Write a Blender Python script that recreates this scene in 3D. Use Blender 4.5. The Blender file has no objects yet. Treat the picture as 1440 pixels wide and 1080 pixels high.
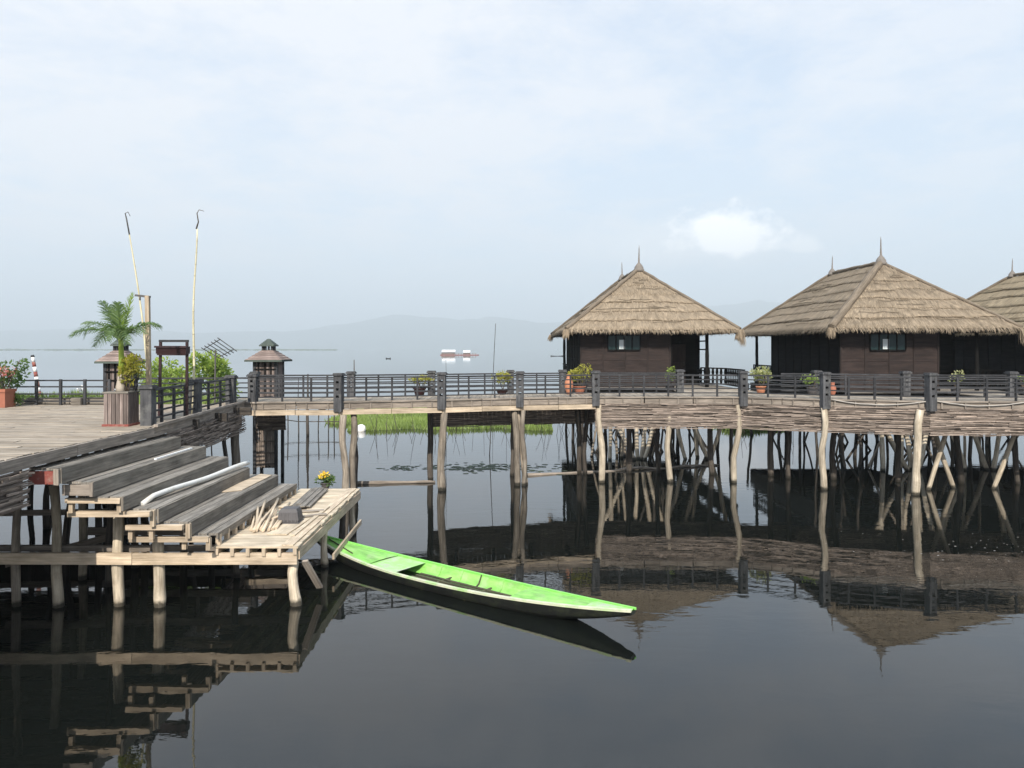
import bpy, math, random
from mathutils import Vector, noise
R = math.radians
random.seed(7)
S = bpy.context.scene
C = S.collection
# ------------------------------------------------------------------ camera
H = 5.0
cd = bpy.data.cameras.new('camera'); cam = bpy.data.objects.new('camera', cd); C.objects.link(cam)
cam.location = (0, 0, H); cam.rotation_euler = (R(90), 0, 0)
cd.sensor_width = 36; cd.lens = 27.0; cd.shift_y = -50 / 1440; cd.clip_start = .1; cd.clip_end = 60000
S.camera = cam
# ------------------------------------------------------------------ world
SUN_EL, SUN_AZ = 37, 180
W = bpy.data.worlds.new('World'); S.world = W; W.use_nodes = True
nt = W.node_tree; nt.nodes.clear()
def N(nt, t, **k):
    n = nt.nodes.new(t)
    for a, b in k.items(): setattr(n, a, b)
    return n
def mathn(nt, op, a, b=None, c=None, clamp=False):
    n = N(nt, 'ShaderNodeMath', operation=op, use_clamp=clamp)
    for i, x in enumerate((a, b, c)):
        if x is None: continue
        if isinstance(x, (int, float)): n.inputs[i].default_value = x
        else: nt.links.new(x, n.inputs[i])
    return n.outputs[0]
def mixc(nt, f, a, b, mode='MIX'):
    n = N(nt, 'ShaderNodeMix', data_type='RGBA', blend_type=mode)
    for i, x in ((0, f), (6, a), (7, b)):
        if isinstance(x, (int, float)): n.inputs[i].default_value = x
        elif isinstance(x, tuple): n.inputs[i].default_value = x if len(x) == 4 else (*x, 1)
        else: nt.links.new(x, n.inputs[i])
    return n.outputs[2]
def ramp(nt, f, stops):
    n = N(nt, 'ShaderNodeValToRGB'); nt.links.new(f, n.inputs[0])
    e = n.color_ramp.elements
    while len(e) < len(stops): e.new(.5)
    for el, (p, c) in zip(e, stops):
        el.position = p; el.color = (c, c, c, 1) if isinstance(c, (int, float)) else (*c, 1)
    return n.outputs[0]
def noise_n(nt, vec, scale, detail=4, rough=.55, dist=0.):
    n = N(nt, 'ShaderNodeTexNoise'); n.inputs['Scale'].default_value = scale
    n.inputs['Detail'].default_value = detail; n.inputs['Roughness'].default_value = rough
    n.inputs['Distortion'].default_value = dist
    nt.links.new(vec, n.inputs['Vector']); return n.outputs['Fac']
def mapping(nt, vec, scale=(1, 1, 1), loc=(0, 0, 0)):
    n = N(nt, 'ShaderNodeMapping'); n.inputs['Scale'].default_value = scale; n.inputs['Location'].default_value = loc
    nt.links.new(vec, n.inputs['Vector']); return n.outputs[0]
tc = N(nt, 'ShaderNodeTexCoord')
sky = N(nt, 'ShaderNodeTexSky', sky_type='NISHITA'); sky.sun_disc = False
sky.sun_elevation = R(SUN_EL); sky.sun_rotation = R(SUN_AZ); sky.altitude = 900
sky.air_density = 1.0; sky.dust_density = 1.5; sky.ozone_density = 1.0
sep = N(nt, 'ShaderNodeSeparateXYZ'); nt.links.new(tc.outputs['Generated'], sep.inputs[0])
x, y, z = sep.outputs
# high thin veil of cloud: direction projected on a flat layer
zz = mathn(nt, 'ADD', mathn(nt, 'ABSOLUTE', z), .12)
cmb = N(nt, 'ShaderNodeCombineXYZ')
nt.links.new(mathn(nt, 'DIVIDE', x, zz), cmb.inputs[0]); nt.links.new(mathn(nt, 'DIVIDE', y, zz), cmb.inputs[1])
v1 = mapping(nt, cmb.outputs[0], (1.3, 1.2, 1), (1.9, .4, 0))
n1 = noise_n(nt, v1, .9, 7, .6, .3)
n2 = noise_n(nt, mapping(nt, cmb.outputs[0], (1.6, 1.5, 1), (7, 2, 0)), 2.4, 9, .68, .25)
veil = mathn(nt, 'ADD', mathn(nt, 'MULTIPLY', n1, .65), mathn(nt, 'MULTIPLY', n2, .35))
veil = ramp(nt, veil, ((.40, .05), (.56, 1.)))
elev = ramp(nt, z, ((0, .45), (.10, .5), (.22, .85), (.5, 1.0)))
veil = mathn(nt, 'MULTIPLY', veil, elev)
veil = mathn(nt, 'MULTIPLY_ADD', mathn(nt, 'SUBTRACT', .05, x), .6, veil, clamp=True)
skyc = mixc(nt, 1.0, sky.outputs[0], (.85, .85, .85), 'MULTIPLY')
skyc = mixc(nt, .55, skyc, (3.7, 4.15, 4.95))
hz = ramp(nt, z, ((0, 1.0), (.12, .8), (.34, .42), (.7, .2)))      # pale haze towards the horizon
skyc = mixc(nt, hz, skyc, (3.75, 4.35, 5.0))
cc = mixc(nt, ramp(nt, z, ((.42, 0.), (.75, 1.))), (4.6, 4.7, 5.0), (6.3, 8.1, 10.5))  # veil brightened above the view, added for ambient light and water reflection
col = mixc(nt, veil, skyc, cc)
# one small bright cumulus low on the right
def blob(cx, cz, rx, rz, soft, seed):
    dx = mathn(nt, 'DIVIDE', mathn(nt, 'SUBTRACT', mathn(nt, 'DIVIDE', x, mathn(nt, 'MAXIMUM', y, .05)), cx), rx)
    dz = mathn(nt, 'DIVIDE', mathn(nt, 'SUBTRACT', mathn(nt, 'DIVIDE', z, mathn(nt, 'MAXIMUM', y, .05)), cz), rz)
    dz = mathn(nt, 'MAXIMUM', dz, mathn(nt, 'MULTIPLY', dz, -2.2))
    d = mathn(nt, 'SQRT', mathn(nt, 'ADD', mathn(nt, 'MULTIPLY', dx, dx), mathn(nt, 'MULTIPLY', dz, dz)))
    nn = noise_n(nt, mapping(nt, tc.outputs['Generated'], (1, 1, 1.3), (seed, 0, 0)), 24, 8, .62)
    d = mathn(nt, 'ADD', d, mathn(nt, 'MULTIPLY', mathn(nt, 'SUBTRACT', nn, .5), 2.0))
    return ramp(nt, mathn(nt, 'MULTIPLY', d, .5), ((.5 - soft, 1.0), (.5 + soft, 0.)))
col = mixc(nt, mathn(nt, 'MULTIPLY', blob(.215, .125, .10, .034, .30, 3), .75), col, (5.1, 5.25, 5.5))
col = mixc(nt, mathn(nt, 'MULTIPLY', blob(.280, .142, .066, .040, .13, 0), 1.), col, (7.6, 7.45, 7.35))
col = mixc(nt, mathn(nt, 'MULTIPLY', blob(.380, .132, .022, .014, .16, 5), .75), col, (5.9, 5.95, 6.1))
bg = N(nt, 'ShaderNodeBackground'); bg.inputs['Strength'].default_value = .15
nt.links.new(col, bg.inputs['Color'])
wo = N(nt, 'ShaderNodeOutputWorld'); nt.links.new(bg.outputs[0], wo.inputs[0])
# ------------------------------------------------------------------ sun
sd = bpy.data.lights.new('sun', 'SUN'); sd.energy = 4.1; sd.angle = R(.6); sd.color = (1, .93, .84)
so = bpy.data.objects.new('sun', sd); C.objects.link(so)
so.rotation_euler = (R(90 - SUN_EL), 0, R(-2)); so.location = (0, -20, 40)
S.view_settings.view_transform = 'Standard'; S.view_settings.look = 'None'
S.view_settings.exposure = .5; S.view_settings.gamma = 1
S.cycles.max_bounces = 8; S.cycles.volume_bounces = 0
# ------------------------------------------------------------------ helpers
def at(px, py, Y): return Vector(((px - 720) / 1080 * Y, Y, H - (py - 490) / 1080 * Y))
def X(px, Y): return (px - 720) / 1080 * Y
def rnd(a, b): return random.uniform(a, b)
class MB:
    def __init__(s): s.v = []; s.f = []; s.uv = []; s.t = []; s.sm = []
    def face(s, idx, uvs, t, smooth=False):
        s.f.append(idx); s.uv.append(uvs); s.t.append(t); s.sm.append(smooth)
    def poly(s, pts, uvs=None, t=None):
        b = len(s.v); s.v += [tuple(p) for p in pts]
        if uvs is None: uvs = [(p[0], p[1] + p[2]) for p in pts]
        s.face(list(range(b, b + len(pts))), uvs, rnd(0, 1) if t is None else t)
    def beam(s, a, b, w, h, up=(0, 0, 1), t=None, jit=0., taper=1.):
        a = Vector(a); b = Vector(b); d = b - a; L = d.length
        if L < 1e-6: return
        d /= L; up = Vector(up); side = d.cross(up)
        if side.length < 1e-3: up = Vector((0, 1, 0)); side = d.cross(up)
        side.normalize(); upv = side.cross(d)
        base = len(s.v); t = rnd(0, 1) if t is None else t
        for P, k in ((a, 1.), (b, taper)):
            for sx, sz in ((-1, -1), (1, -1), (1, 1), (-1, 1)):
                q = P + side * (sx * w / 2 * k) + upv * (sz * h / 2 * k)
                if jit: q += Vector((rnd(-jit, jit), rnd(-jit, jit), rnd(-jit, jit)))
                s.v.append(tuple(q))
        u0, v0 = rnd(0, 50), rnd(0, 50)
        per = [(0, w), (w, w + h), (w + h, 2 * w + h), (2 * w + h, 2 * w + 2 * h)]
        for i in range(4):
            j = (i + 1) % 4; p0, p1 = per[i]
            s.face([base + i, base + j, base + 4 + j, base + 4 + i],
                   [(u0, v0 + p0), (u0, v0 + p1), (u0 + L, v0 + p1), (u0 + L, v0 + p0)], t)
        s.face([base + 3, base + 2, base + 1, base], [(u0, v0), (u0, v0 + w), (u0 + .02, v0 + w), (u0 + .02, v0)], t)
        s.face([base + 4, base + 5, base + 6, base + 7], [(u0, v0), (u0, v0 + w), (u0 + .02, v0 + w), (u0 + .02, v0)], t)
    def box(s, lo, hi, t=None):
        lo = Vector(lo); hi = Vector(hi); c = (lo + hi) / 2; d = hi - lo
        j = min(.004, min(d) * .12)
        if d.x >= d.y and d.x >= d.z: s.beam((lo.x, c.y, c.z), (hi.x, c.y, c.z), d.y, d.z, t=t, jit=j)
        elif d.y >= d.z: s.beam((c.x, lo.y, c.z), (c.x, hi.y, c.z), d.x, d.z, t=t, jit=j)
        else: s.beam((c.x, c.y, lo.z), (c.x, c.y, hi.z), d.x, d.y, up=(0, 1, 0), t=t, jit=j)
    def tube(s, pts, rad, n=8, t=None, lump=0., smooth=True, cap=True):
        pts = [Vector(p) for p in pts]
        if not isinstance(rad, (list, tuple)): rad = [rad] * len(pts)
        t = rnd(0, 1) if t is None else t
        rings = []; u = rnd(0, 50); v0 = rnd(0, 50); nrm = None; us = []
        for i, p in enumerate(pts):
            d = (pts[min(i + 1, len(pts) - 1)] - pts[max(i - 1, 0)]).normalized()
            if nrm is None: nrm = d.orthogonal().normalized()
            else:
                nrm = nrm - d * nrm.dot(d)
                nrm = nrm.normalized() if nrm.length > 1e-5 else d.orthogonal().normalized()
            b = d.cross(nrm); ring = []
            for k in range(n):
                a = 2 * math.pi * k / n; r = rad[i] * (1 + rnd(-lump, lump))
                ring.append(len(s.v)); s.v.append(tuple(p + nrm * (math.cos(a) * r) + b * (math.sin(a) * r)))
            rings.append(ring)
            if i: u += (p - pts[i - 1]).length
            us.append(u)
        rr = max(rad)
        for i in range(len(pts) - 1):
            for k in range(n):
                j = (k + 1) % n; va, vb = v0 + 6.28 * rr * k / n, v0 + 6.28 * rr * (k + 1) / n
                s.face([rings[i][k], rings[i][j], rings[i + 1][j], rings[i + 1][k]],
                       [(us[i], va), (us[i], vb), (us[i + 1], vb), (us[i + 1], va)], t, smooth)
        if cap:
            s.face(rings[0][::-1], [(u, v0 + k * .01) for k in range(n)], t)
            s.face(rings[-1][:], [(u, v0 + k * .01) for k in range(n)], t)
    def log(s, a, b, r, r2=None, n=9, seg=7, wob=.05, t=None):
        a = Vector(a); b = Vector(b); r2 = r if r2 is None else r2
        ph = rnd(0, 100); pts = []; rs = []; L = (b - a).length
        for i in range(seg + 1):
            k = i / seg; e = math.sin(math.pi * k) * .6 + .4 * (0 < i < seg)
            o = noise.noise_vector(Vector((ph, k * L * .7, 0))) * wob * e
            pts.append(a.lerp(b, k) + o); rs.append((r + (r2 - r) * k) * (1 + rnd(-.08, .1)))
        s.tube(pts, rs, n, t, lump=.06)
    def blade(s, p, d, side, w, t, bend=None, tip=.15):
        # a thin strip from p along d, optionally bent at the middle
        p = Vector(p); d = Vector(d); side = Vector(side) * (w / 2)
        m = p + d * .5; e = p + d + (bend or Vector((0, 0, 0)))
        b = len(s.v); L = d.length; u0, v0 = rnd(0, 40), rnd(0, 40)
        s.v += [tuple(q) for q in (p - side, p + side, m - side, m + side, e - side * tip, e + side * tip)]
        s.face([b, b + 1, b + 3, b + 2], [(u0, v0), (u0, v0 + w), (u0 + L / 2, v0 + w), (u0 + L / 2, v0)], t)
        s.face([b + 2, b + 3, b + 5, b + 4], [(u0 + L / 2, v0), (u0 + L / 2, v0 + w), (u0 + L, v0 + w), (u0 + L, v0)], t)
    def build_each(s, name, m, parent):
        for i in range(len(s.v) // 8):
            q = MB(); q.v = s.v[i * 8:i * 8 + 8]; q.f = [[k - i * 8 for k in f] for f in s.f[i * 6:i * 6 + 6]]
            q.uv = s.uv[i * 6:i * 6 + 6]; q.t = s.t[i * 6:i * 6 + 6]; q.sm = s.sm[i * 6:i * 6 + 6]; q.build(name, m, parent)
    def build(s, name, m, parent=None, loc=None):
        off = Vector((0, 0, 0))
        p = parent
        while p is not None: off += p.location; p = p.parent
        if loc is not None: off = Vector(loc)
        me = bpy.data.meshes.new(name)
        me.from_pydata([(v[0] - off.x, v[1] - off.y, v[2] - off.z) for v in s.v], [], s.f)
        ul = me.uv_layers.new(name='UVMap'); flat = []
        for u in s.uv:
            for c in u: flat += [c[0], c[1]]
        ul.data.foreach_set('uv', flat)
        at_ = me.attributes.new('tint', 'FLOAT', 'FACE'); at_.data.foreach_set('value', s.t)
        me.polygons.foreach_set('use_smooth', s.sm)
        me.materials.append(m); me.update()
        o = bpy.data.objects.new(name, me); C.objects.link(o)
        if parent is not None: o.parent = parent
        elif loc is not None: o.location = loc
        return o
def tag(o, label=None, cat=None, group=None, kind=None):
    if label: o['label'] = label
    if cat: o['category'] = cat
    if group: o['group'] = group
    if kind: o['kind'] = kind
    return o
def thing(name, label, cat, loc=(0, 0, 0), group=None):
    o = bpy.data.objects.new(name, None); C.objects.link(o); o.location = loc; o.empty_display_size = .2
    return tag(o, label, cat, group)
# ------------------------------------------------------------------ materials
def newmat(name):
    m = bpy.data.materials.new(name); m.use_nodes = True; nt = m.node_tree
    return m, nt, nt.nodes['Principled BSDF']
def wood(name, dark, light, rough=.85, grain=26, along=1.1, tintamt=.55, crack=.55, bump=.35, algae=0, spec=.25, patch=.0, patchcol=(.3, .3, .26)):
    m, nt, bs = newmat(name)
    uv = N(nt, 'ShaderNodeUVMap'); uv.uv_map = 'UVMap'
    v = mapping(nt, uv.outputs[0], (along, grain, 1))
    g = noise_n(nt, v, 1.0, 7, .62, .4)
    g2 = noise_n(nt, mapping(nt, uv.outputs[0], (along * .5, grain * 2.6, 1), (3, 5, 0)), 1.0, 3, .5, .2)
    blotch = noise_n(nt, mapping(nt, uv.outputs[0], (1.1, 3.0, 1), (9, 1, 0)), 1.4, 5, .6)
    c = mixc(nt, ramp(nt, g, ((.30, 0.), (.68, 1.))), dark, light)
    bl = ramp(nt, blotch, ((.3, .62), (.7, 1.2)))
    c = mixc(nt, 1., c, bl, 'MULTIPLY')
    at_ = N(nt, 'ShaderNodeAttribute'); at_.attribute_name = 'tint'
    tm = mathn(nt, 'MULTIPLY_ADD', at_.outputs['Fac'], tintamt, 1 - tintamt / 2)
    c = mixc(nt, 1., c, tm, 'MULTIPLY')
    cr = ramp(nt, g2, ((.30, 1.), (.39, 0.)))
    c = mixc(nt, mathn(nt, 'MULTIPLY', cr, crack), c, tuple(x * .18 for x in dark))
    if patch:
        tcn = N(nt, 'ShaderNodeTexCoord')
        pn = noise_n(nt, tcn.outputs['Object'], 2.6, 6, .7)
        c = mixc(nt, mathn(nt, 'MULTIPLY', ramp(nt, pn, ((.52, 0.), (.66, 1.))), patch), c, patchcol)
    if algae:
        gp = N(nt, 'ShaderNodeNewGeometry'); sp = N(nt, 'ShaderNodeSeparateXYZ'); nt.links.new(gp.outputs['Position'], sp.inputs[0])
        an = noise_n(nt, gp.outputs['Position'], 7, 4, .6)
        hh = mathn(nt, 'MULTIPLY_ADD', an, .16, mathn(nt, 'MULTIPLY', sp.outputs[2], -1))
        c = mixc(nt, ramp(nt, mathn(nt, 'ADD', hh, .1), ((.04, 0.), (.12, algae))), c, (.012, .011, .007))
    nt.links.new(c, bs.inputs['Base Color'])
    bs.inputs['Roughness'].default_value = rough; bs.inputs['Specular IOR Level'].default_value = spec
    bp = N(nt, 'ShaderNodeBump'); bp.inputs['Strength'].default_value = bump; bp.inputs['Distance'].default_value = .012
    nt.links.new(mathn(nt, 'SUBTRACT', g, mathn(nt, 'MULTIPLY', cr, .6)), bp.inputs['Height']); nt.links.new(bp.outputs[0], bs.inputs['Normal'])
    return m
def plain(name, col, rough=.6, var=.25, scale=6, metallic=0, spec=.4, dirt=None, dirtamt=.5, dscale=3):
    m, nt, bs = newmat(name)
    tcn = N(nt, 'ShaderNodeTexCoord'); n = noise_n(nt, tcn.outputs['Object'], scale, 5, .6)
    at_ = N(nt, 'ShaderNodeAttribute'); at_.attribute_name = 'tint'
    f = mathn(nt, 'ADD', mathn(nt, 'MULTIPLY_ADD', n, var * 2, 1 - var), mathn(nt, 'MULTIPLY_ADD', at_.outputs['Fac'], var, -var / 2))
    c = mixc(nt, 1., (*col, 1), f, 'MULTIPLY')
    if dirt:
        d = noise_n(nt, tcn.outputs['Object'], dscale, 7, .7)
        c = mixc(nt, mathn(nt, 'MULTIPLY', ramp(nt, d, ((.48, 0.), (.64, 1.))), dirtamt), c, dirt)
    nt.links.new(c, bs.inputs['Base Color']); bs.inputs['Roughness'].default_value = rough
    bs.inputs['Metallic'].default_value = metallic; bs.inputs['Specular IOR Level'].default_value = spec
    bp = N(nt, 'ShaderNodeBump'); bp.inputs['Strength'].default_value = .2; bp.inputs['Distance'].default_value = .01
    nt.links.new(n, bp.inputs['Height']); nt.links.new(bp.outputs[0], bs.inputs['Normal'])
    return m
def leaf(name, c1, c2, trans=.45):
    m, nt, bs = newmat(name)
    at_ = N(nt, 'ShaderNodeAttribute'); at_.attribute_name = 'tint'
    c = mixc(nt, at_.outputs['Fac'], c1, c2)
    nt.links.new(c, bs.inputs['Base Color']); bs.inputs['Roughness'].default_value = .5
    bs.inputs['Specular IOR Level'].default_value = .3
    tr = N(nt, 'ShaderNodeBsdfTranslucent'); nt.links.new(mixc(nt, 1., c, (1.1, 1.25, .6), 'MULTIPLY'), tr.inputs[0])
    mx = N(nt, 'ShaderNodeMixShader'); mx.inputs[0].default_value = trans
    nt.links.new(bs.outputs[0], mx.inputs[1]); nt.links.new(tr.outputs[0], mx.inputs[2])
    nt.links.new(mx.outputs[0], nt.nodes['Material Output'].inputs[0])
    return m
M = {}
M['deck'] = wood('weathered_deck', (.20, .165, .125), (.40, .335, .26), tintamt=.35, crack=.4)
M['tread'] = wood('grey_tread', (.13, .115, .095), (.30, .27, .23), tintamt=.4, crack=.6)
M['riser'] = wood('grey_riser', (.125, .108, .088), (.28, .245, .20), tintamt=.3, crack=.5, patch=.3, patchcol=(.2, .19, .16))
M['pale'] = wood('pale_timber', (.34, .265, .18), (.58, .47, .345), tintamt=.35, crack=.4)
M['pale_deck'] = wood('pale_boards', (.40, .32, .22), (.60, .50, .37), tintamt=.3, crack=.25)
M['fascia'] = wood('grey_fascia', (.15, .125, .10), (.34, .29, .24), tintamt=.4, crack=.5)
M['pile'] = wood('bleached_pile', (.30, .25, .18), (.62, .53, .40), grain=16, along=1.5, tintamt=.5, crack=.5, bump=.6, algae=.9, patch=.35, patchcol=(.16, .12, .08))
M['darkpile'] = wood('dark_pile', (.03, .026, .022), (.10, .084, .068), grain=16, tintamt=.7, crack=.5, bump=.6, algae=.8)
M['bamboo'] = wood('bamboo', (.42, .37, .22), (.68, .62, .42), grain=10, tintamt=.2, crack=.1, bump=.1, rough=.55)
M['rail'] = wood('charcoal_rail', (.018, .019, .021), (.050, .050, .053), grain=14, tintamt=.5, crack=.2, rough=.6, patch=.25, patchcol=(.12, .12, .12))
M['post'] = wood('grey_post', (.03, .03, .032), (.10, .10, .102), grain=9, tintamt=.7, crack=.4, rough=.8, patch=.5, patchcol=(.15, .15, .14))
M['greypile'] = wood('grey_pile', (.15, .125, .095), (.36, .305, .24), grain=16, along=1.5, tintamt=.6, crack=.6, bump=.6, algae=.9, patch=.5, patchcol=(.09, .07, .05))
M['thatch_pale'] = wood('yellow_thatch', (.175, .134, .086), (.40, .32, .21), grain=38, along=2.6, tintamt=.5, crack=.4, bump=.5, rough=.9, spec=.1)
M['boat_paint'] = wood('boat_paint', (.18, .44, .08), (.31, .62, .15), grain=5, along=.9, tintamt=.3, crack=.35, bump=.15, rough=.5, patch=.5, patchcol=(.36, .44, .24))
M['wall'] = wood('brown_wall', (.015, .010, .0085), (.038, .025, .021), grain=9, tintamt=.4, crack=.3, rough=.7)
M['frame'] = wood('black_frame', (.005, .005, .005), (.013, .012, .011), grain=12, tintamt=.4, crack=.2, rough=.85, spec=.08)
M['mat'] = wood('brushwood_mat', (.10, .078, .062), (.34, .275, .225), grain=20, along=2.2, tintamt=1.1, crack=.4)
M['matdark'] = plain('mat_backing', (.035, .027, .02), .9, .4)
M['thatch'] = wood('thatch', (.155, .12, .083), (.365, .29, .203), grain=38, along=2.6, tintamt=.55, crack=.45, bump=.5, rough=.9, spec=.1, patch=.3, patchcol=(.14, .115, .085))
M['cap'] = wood('ridge_thatch', (.11, .088, .065), (.26, .21, .155), grain=30, tintamt=.5, crack=.5, rough=.9, spec=.1)
M['finial'] = plain('grey_mortar', (.16, .14, .12), .85, .3)
M['slate'] = wood('green_grey_boards', (.05, .065, .055), (.11, .13, .11), tintamt=.4, crack=.3)
M['shingle'] = wood('bark_shingle', (.14, .10, .085), (.27, .21, .18), tintamt=.6, crack=.4)
M['towerwall'] = wood('tower_boards', (.10, .075, .065), (.26, .21, .185), tintamt=.9, crack=.5)
M['red'] = plain('faded_red_paint', (.22, .055, .042), .7, .3, dirt=(.3, .25, .2), dirtamt=.6, dscale=7)
M['darkred'] = plain('dark_red_paint', (.022, .006, .007), .55, .3)
M['white'] = plain('white_paint', (.78, .77, .74), .5, .08, dirt=(.5, .46, .38), dirtamt=.35)
M['pvc'] = plain('white_pipe', (.60, .59, .55), .6, .08, dirt=(.4, .36, .28), dirtamt=.5, dscale=5)
M['rope'] = plain('pale_rope', (.36, .33, .29), .8, .2)
M['terra'] = plain('terracotta', (.30, .11, .065), .75, .25)
M['orange'] = plain('orange_glaze', (.42, .17, .09), .6, .25)
M['black'] = plain('black_plastic', (.03, .03, .032), .5, .3)
M['grey'] = plain('grey_plastic', (.075, .07, .07), .6, .3)
M['metal'] = plain('dark_wire', (.07, .065, .06), .6, .2)
M['yellow'] = plain('yellow_petals', (.75, .50, .03), .6, .2)
M['hull_green'] = plain('lime_green_paint', (.21, .60, .10), .45, .14, scale=3, dirt=(.33, .42, .20), dirtamt=.55, dscale=5)
M['hull_worn'] = plain('worn_lime_paint', (.30, .58, .17), .6, .2, scale=3, dirt=(.42, .41, .34), dirtamt=.95, dscale=2.5)
M['gunwale'] = plain('worn_gunwale', (.50, .50, .36), .7, .25, scale=5, dirt=(.25, .5, .12), dirtamt=.7, dscale=3)
M['hull_dark'] = plain('tarred_hull', (.012, .013, .011), .55, .3, dirt=(.05, .06, .03), dirtamt=.5)
M['bilge'] = wood('wet_bilge', (.03, .035, .02), (.16, .15, .09), tintamt=.8)
M['glass'] = plain('window_glass', (.012, .028, .028), .25, .2, spec=.25)
M['curtain'] = plain('pale_curtain', (.55, .6, .6), .7, .1)
M['palm'] = leaf('palm_leaf', (.045, .09, .03), (.17, .24, .09))
M['palm_new'] = leaf('young_palm_leaf', (.26, .36, .05), (.42, .50, .10))
M['trunkp'] = wood('palm_trunk', (.26, .22, .17), (.48, .42, .34), grain=6, tintamt=.2)
M['bark'] = wood('stem', (.05, .035, .025), (.12, .09, .06), grain=10)
M['bush'] = leaf('bush_leaf', (.10, .165, .03), (.34, .42, .10))
M['olive'] = leaf('olive_leaf', (.20, .19, .03), (.42, .38, .07))
M['darkleaf'] = leaf('dark_leaf', (.03, .07, .02), (.12, .19, .05))
M['varleaf'] = leaf('variegated_leaf', (.20, .22, .08), (.48, .46, .26))
M['pink'] = leaf('pink_petals', (.5, .12, .12), (.6, .3, .25))
M['grass'] = leaf('lake_grass', (.09, .14, .03), (.25, .32, .09), .3)
M['weed'] = plain('floating_weed', (.035, .05, .02), .7, .5)
# water
m, nt, bs = newmat('lake_water'); M['water'] = m
gp = N(nt, 'ShaderNodeNewGeometry')
bs.inputs['Base Color'].default_value = (.005, .006, .005, 1); bs.inputs['Roughness'].default_value = .0
bs.inputs['IOR'].default_value = 1.5; bs.inputs['Specular IOR Level'].default_value = .5
n_a = noise_n(nt, mapping(nt, gp.outputs['Position'], (1.0, 2.2, 1)), 1.1, 3, .5, .3)
n_b = noise_n(nt, mapping(nt, gp.outputs['Position'], (1.0, 1.8, 1)), 5.5, 2, .5)
calm = ramp(nt, noise_n(nt, mapping(nt, gp.outputs['Position'], (1, 1.8, 1)), .11, 4, .6), ((.40, .18), (.60, 1.)))
ht = mathn(nt, 'ADD', n_a, mathn(nt, 'MULTIPLY', n_b, .16))
bp = N(nt, 'ShaderNodeBump'); bp.inputs['Distance'].default_value = .0042
nt.links.new(calm, bp.inputs['Strength'])
nt.links.new(ht, bp.inputs['Height']); nt.links.new(bp.outputs[0], bs.inputs['Normal'])
m, nt, bs = newmat('hill_forest'); M['hill'] = m; bs.inputs['Base Color'].default_value = (.05, .075, .05, 1); bs.inputs['Roughness'].default_value = 1
m, nt, bs = newmat('reed_bank'); M['reedbank'] = m; bs.inputs['Base Color'].default_value = (.08, .10, .05, 1); bs.inputs['Roughness'].default_value = 1
# ------------------------------------------------------------------ lake, hills, haze
b = MB(); b.poly([(-14000, -60, 0), (14000, -60, 0), (14000, 13000, 0), (-14000, 13000, 0)], t=.5)
tag(b.build('water', M['water']), kind='structure')
prof = [(-900, 18), (-200, 22), (100, 27), (260, 23), (400, 25), (480, 35), (540, 43), (575, 47), (610, 43), (640, 40), (690, 46), (730, 41), (760, 38), (850, 42), (930, 48), (1000, 58), (1064, 67), (1150, 62), (1300, 66), (1450, 60), (1700, 42), (2400, 20)]
def hp(px):
    for (a, ha), (c, hc) in zip(prof, prof[1:]):
        if a <= px <= c: return ha + (hc - ha) * (px - a) / (c - a)
    return 5
b = MB(); nx, ny = 260, 9
for j in range(ny):
    for i in range(nx):
        px = -800 + 3100 * i / (nx - 1); Yd = 8200 + 3000 * j / (ny - 1)
        k = math.sin(math.pi * j / (ny - 1)) if j < ny - 1 else 0
        h = (hp(px) / 1080 * 9700) * k * (1 + .10 * noise.fractal(Vector((px * .02, j * .6, 0)), 1., 2., 4)) + (-3 if j in (0, ny - 1) else 0)
        b.v.append(((px - 720) / 1080 * Yd, Yd, h))
for j in range(ny - 1):
    for i in range(nx - 1):
        q = j * nx + i; b.face([q, q + 1, q + nx + 1, q + nx], [(0, 0)] * 4, .5, True)
tag(b.build('hills', M['hill']), kind='structure')
b = MB()
for i in range(900):        # far reed shore on the left
    px = rnd(-300, 470); Yd = rnd(2500, 2900); hh = rnd(1.2, 3.6) * (1 + .6 * noise.noise(Vector((px * .03, 0, 0)))); w = rnd(12, 34)
    p = Vector((X(px, Yd), Yd, -.2))
    b.tube([p, p + Vector((0, 0, hh * .6)), p + Vector((0, 0, hh))], [w / 2, w / 2.4, w / 9], 6, smooth=True)
tag(b.build('reed_bank', M['reedbank']), 'low faded line of reeds along the far left shore', 'reeds', kind='stuff')
m = bpy.data.materials.new('haze_air'); m.use_nodes = True; M['haze'] = m; nt = m.node_tree; nt.nodes.clear()
pv = N(nt, 'ShaderNodeVolumePrincipled'); pv.inputs['Color'].default_value = (.88, .965, 1., 1); pv.inputs['Density'].default_value = .00027
pv.inputs['Anisotropy'].default_value = 0
nt.links.new(pv.outputs[0], N(nt, 'ShaderNodeOutputMaterial').inputs['Volume'])
b = MB(); lo, hi = (-15000, -120, -4), (15000, 13500, 700)
vs = [(x_, y_, z_) for x_ in (lo[0], hi[0]) for y_ in (lo[1], hi[1]) for z_ in (lo[2], hi[2])]
b.v = vs
for f in ((0, 1, 3, 2), (4, 6, 7, 5), (0, 4, 5, 1), (2, 3, 7, 6), (0, 2, 6, 4), (1, 5, 7, 3)): b.face(list(f), [(0, 0)] * 4, 0)
hz = tag(b.build('haze', M['haze']), 'pale blue haze lying over the lake', 'haze', kind='stuff')
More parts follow.
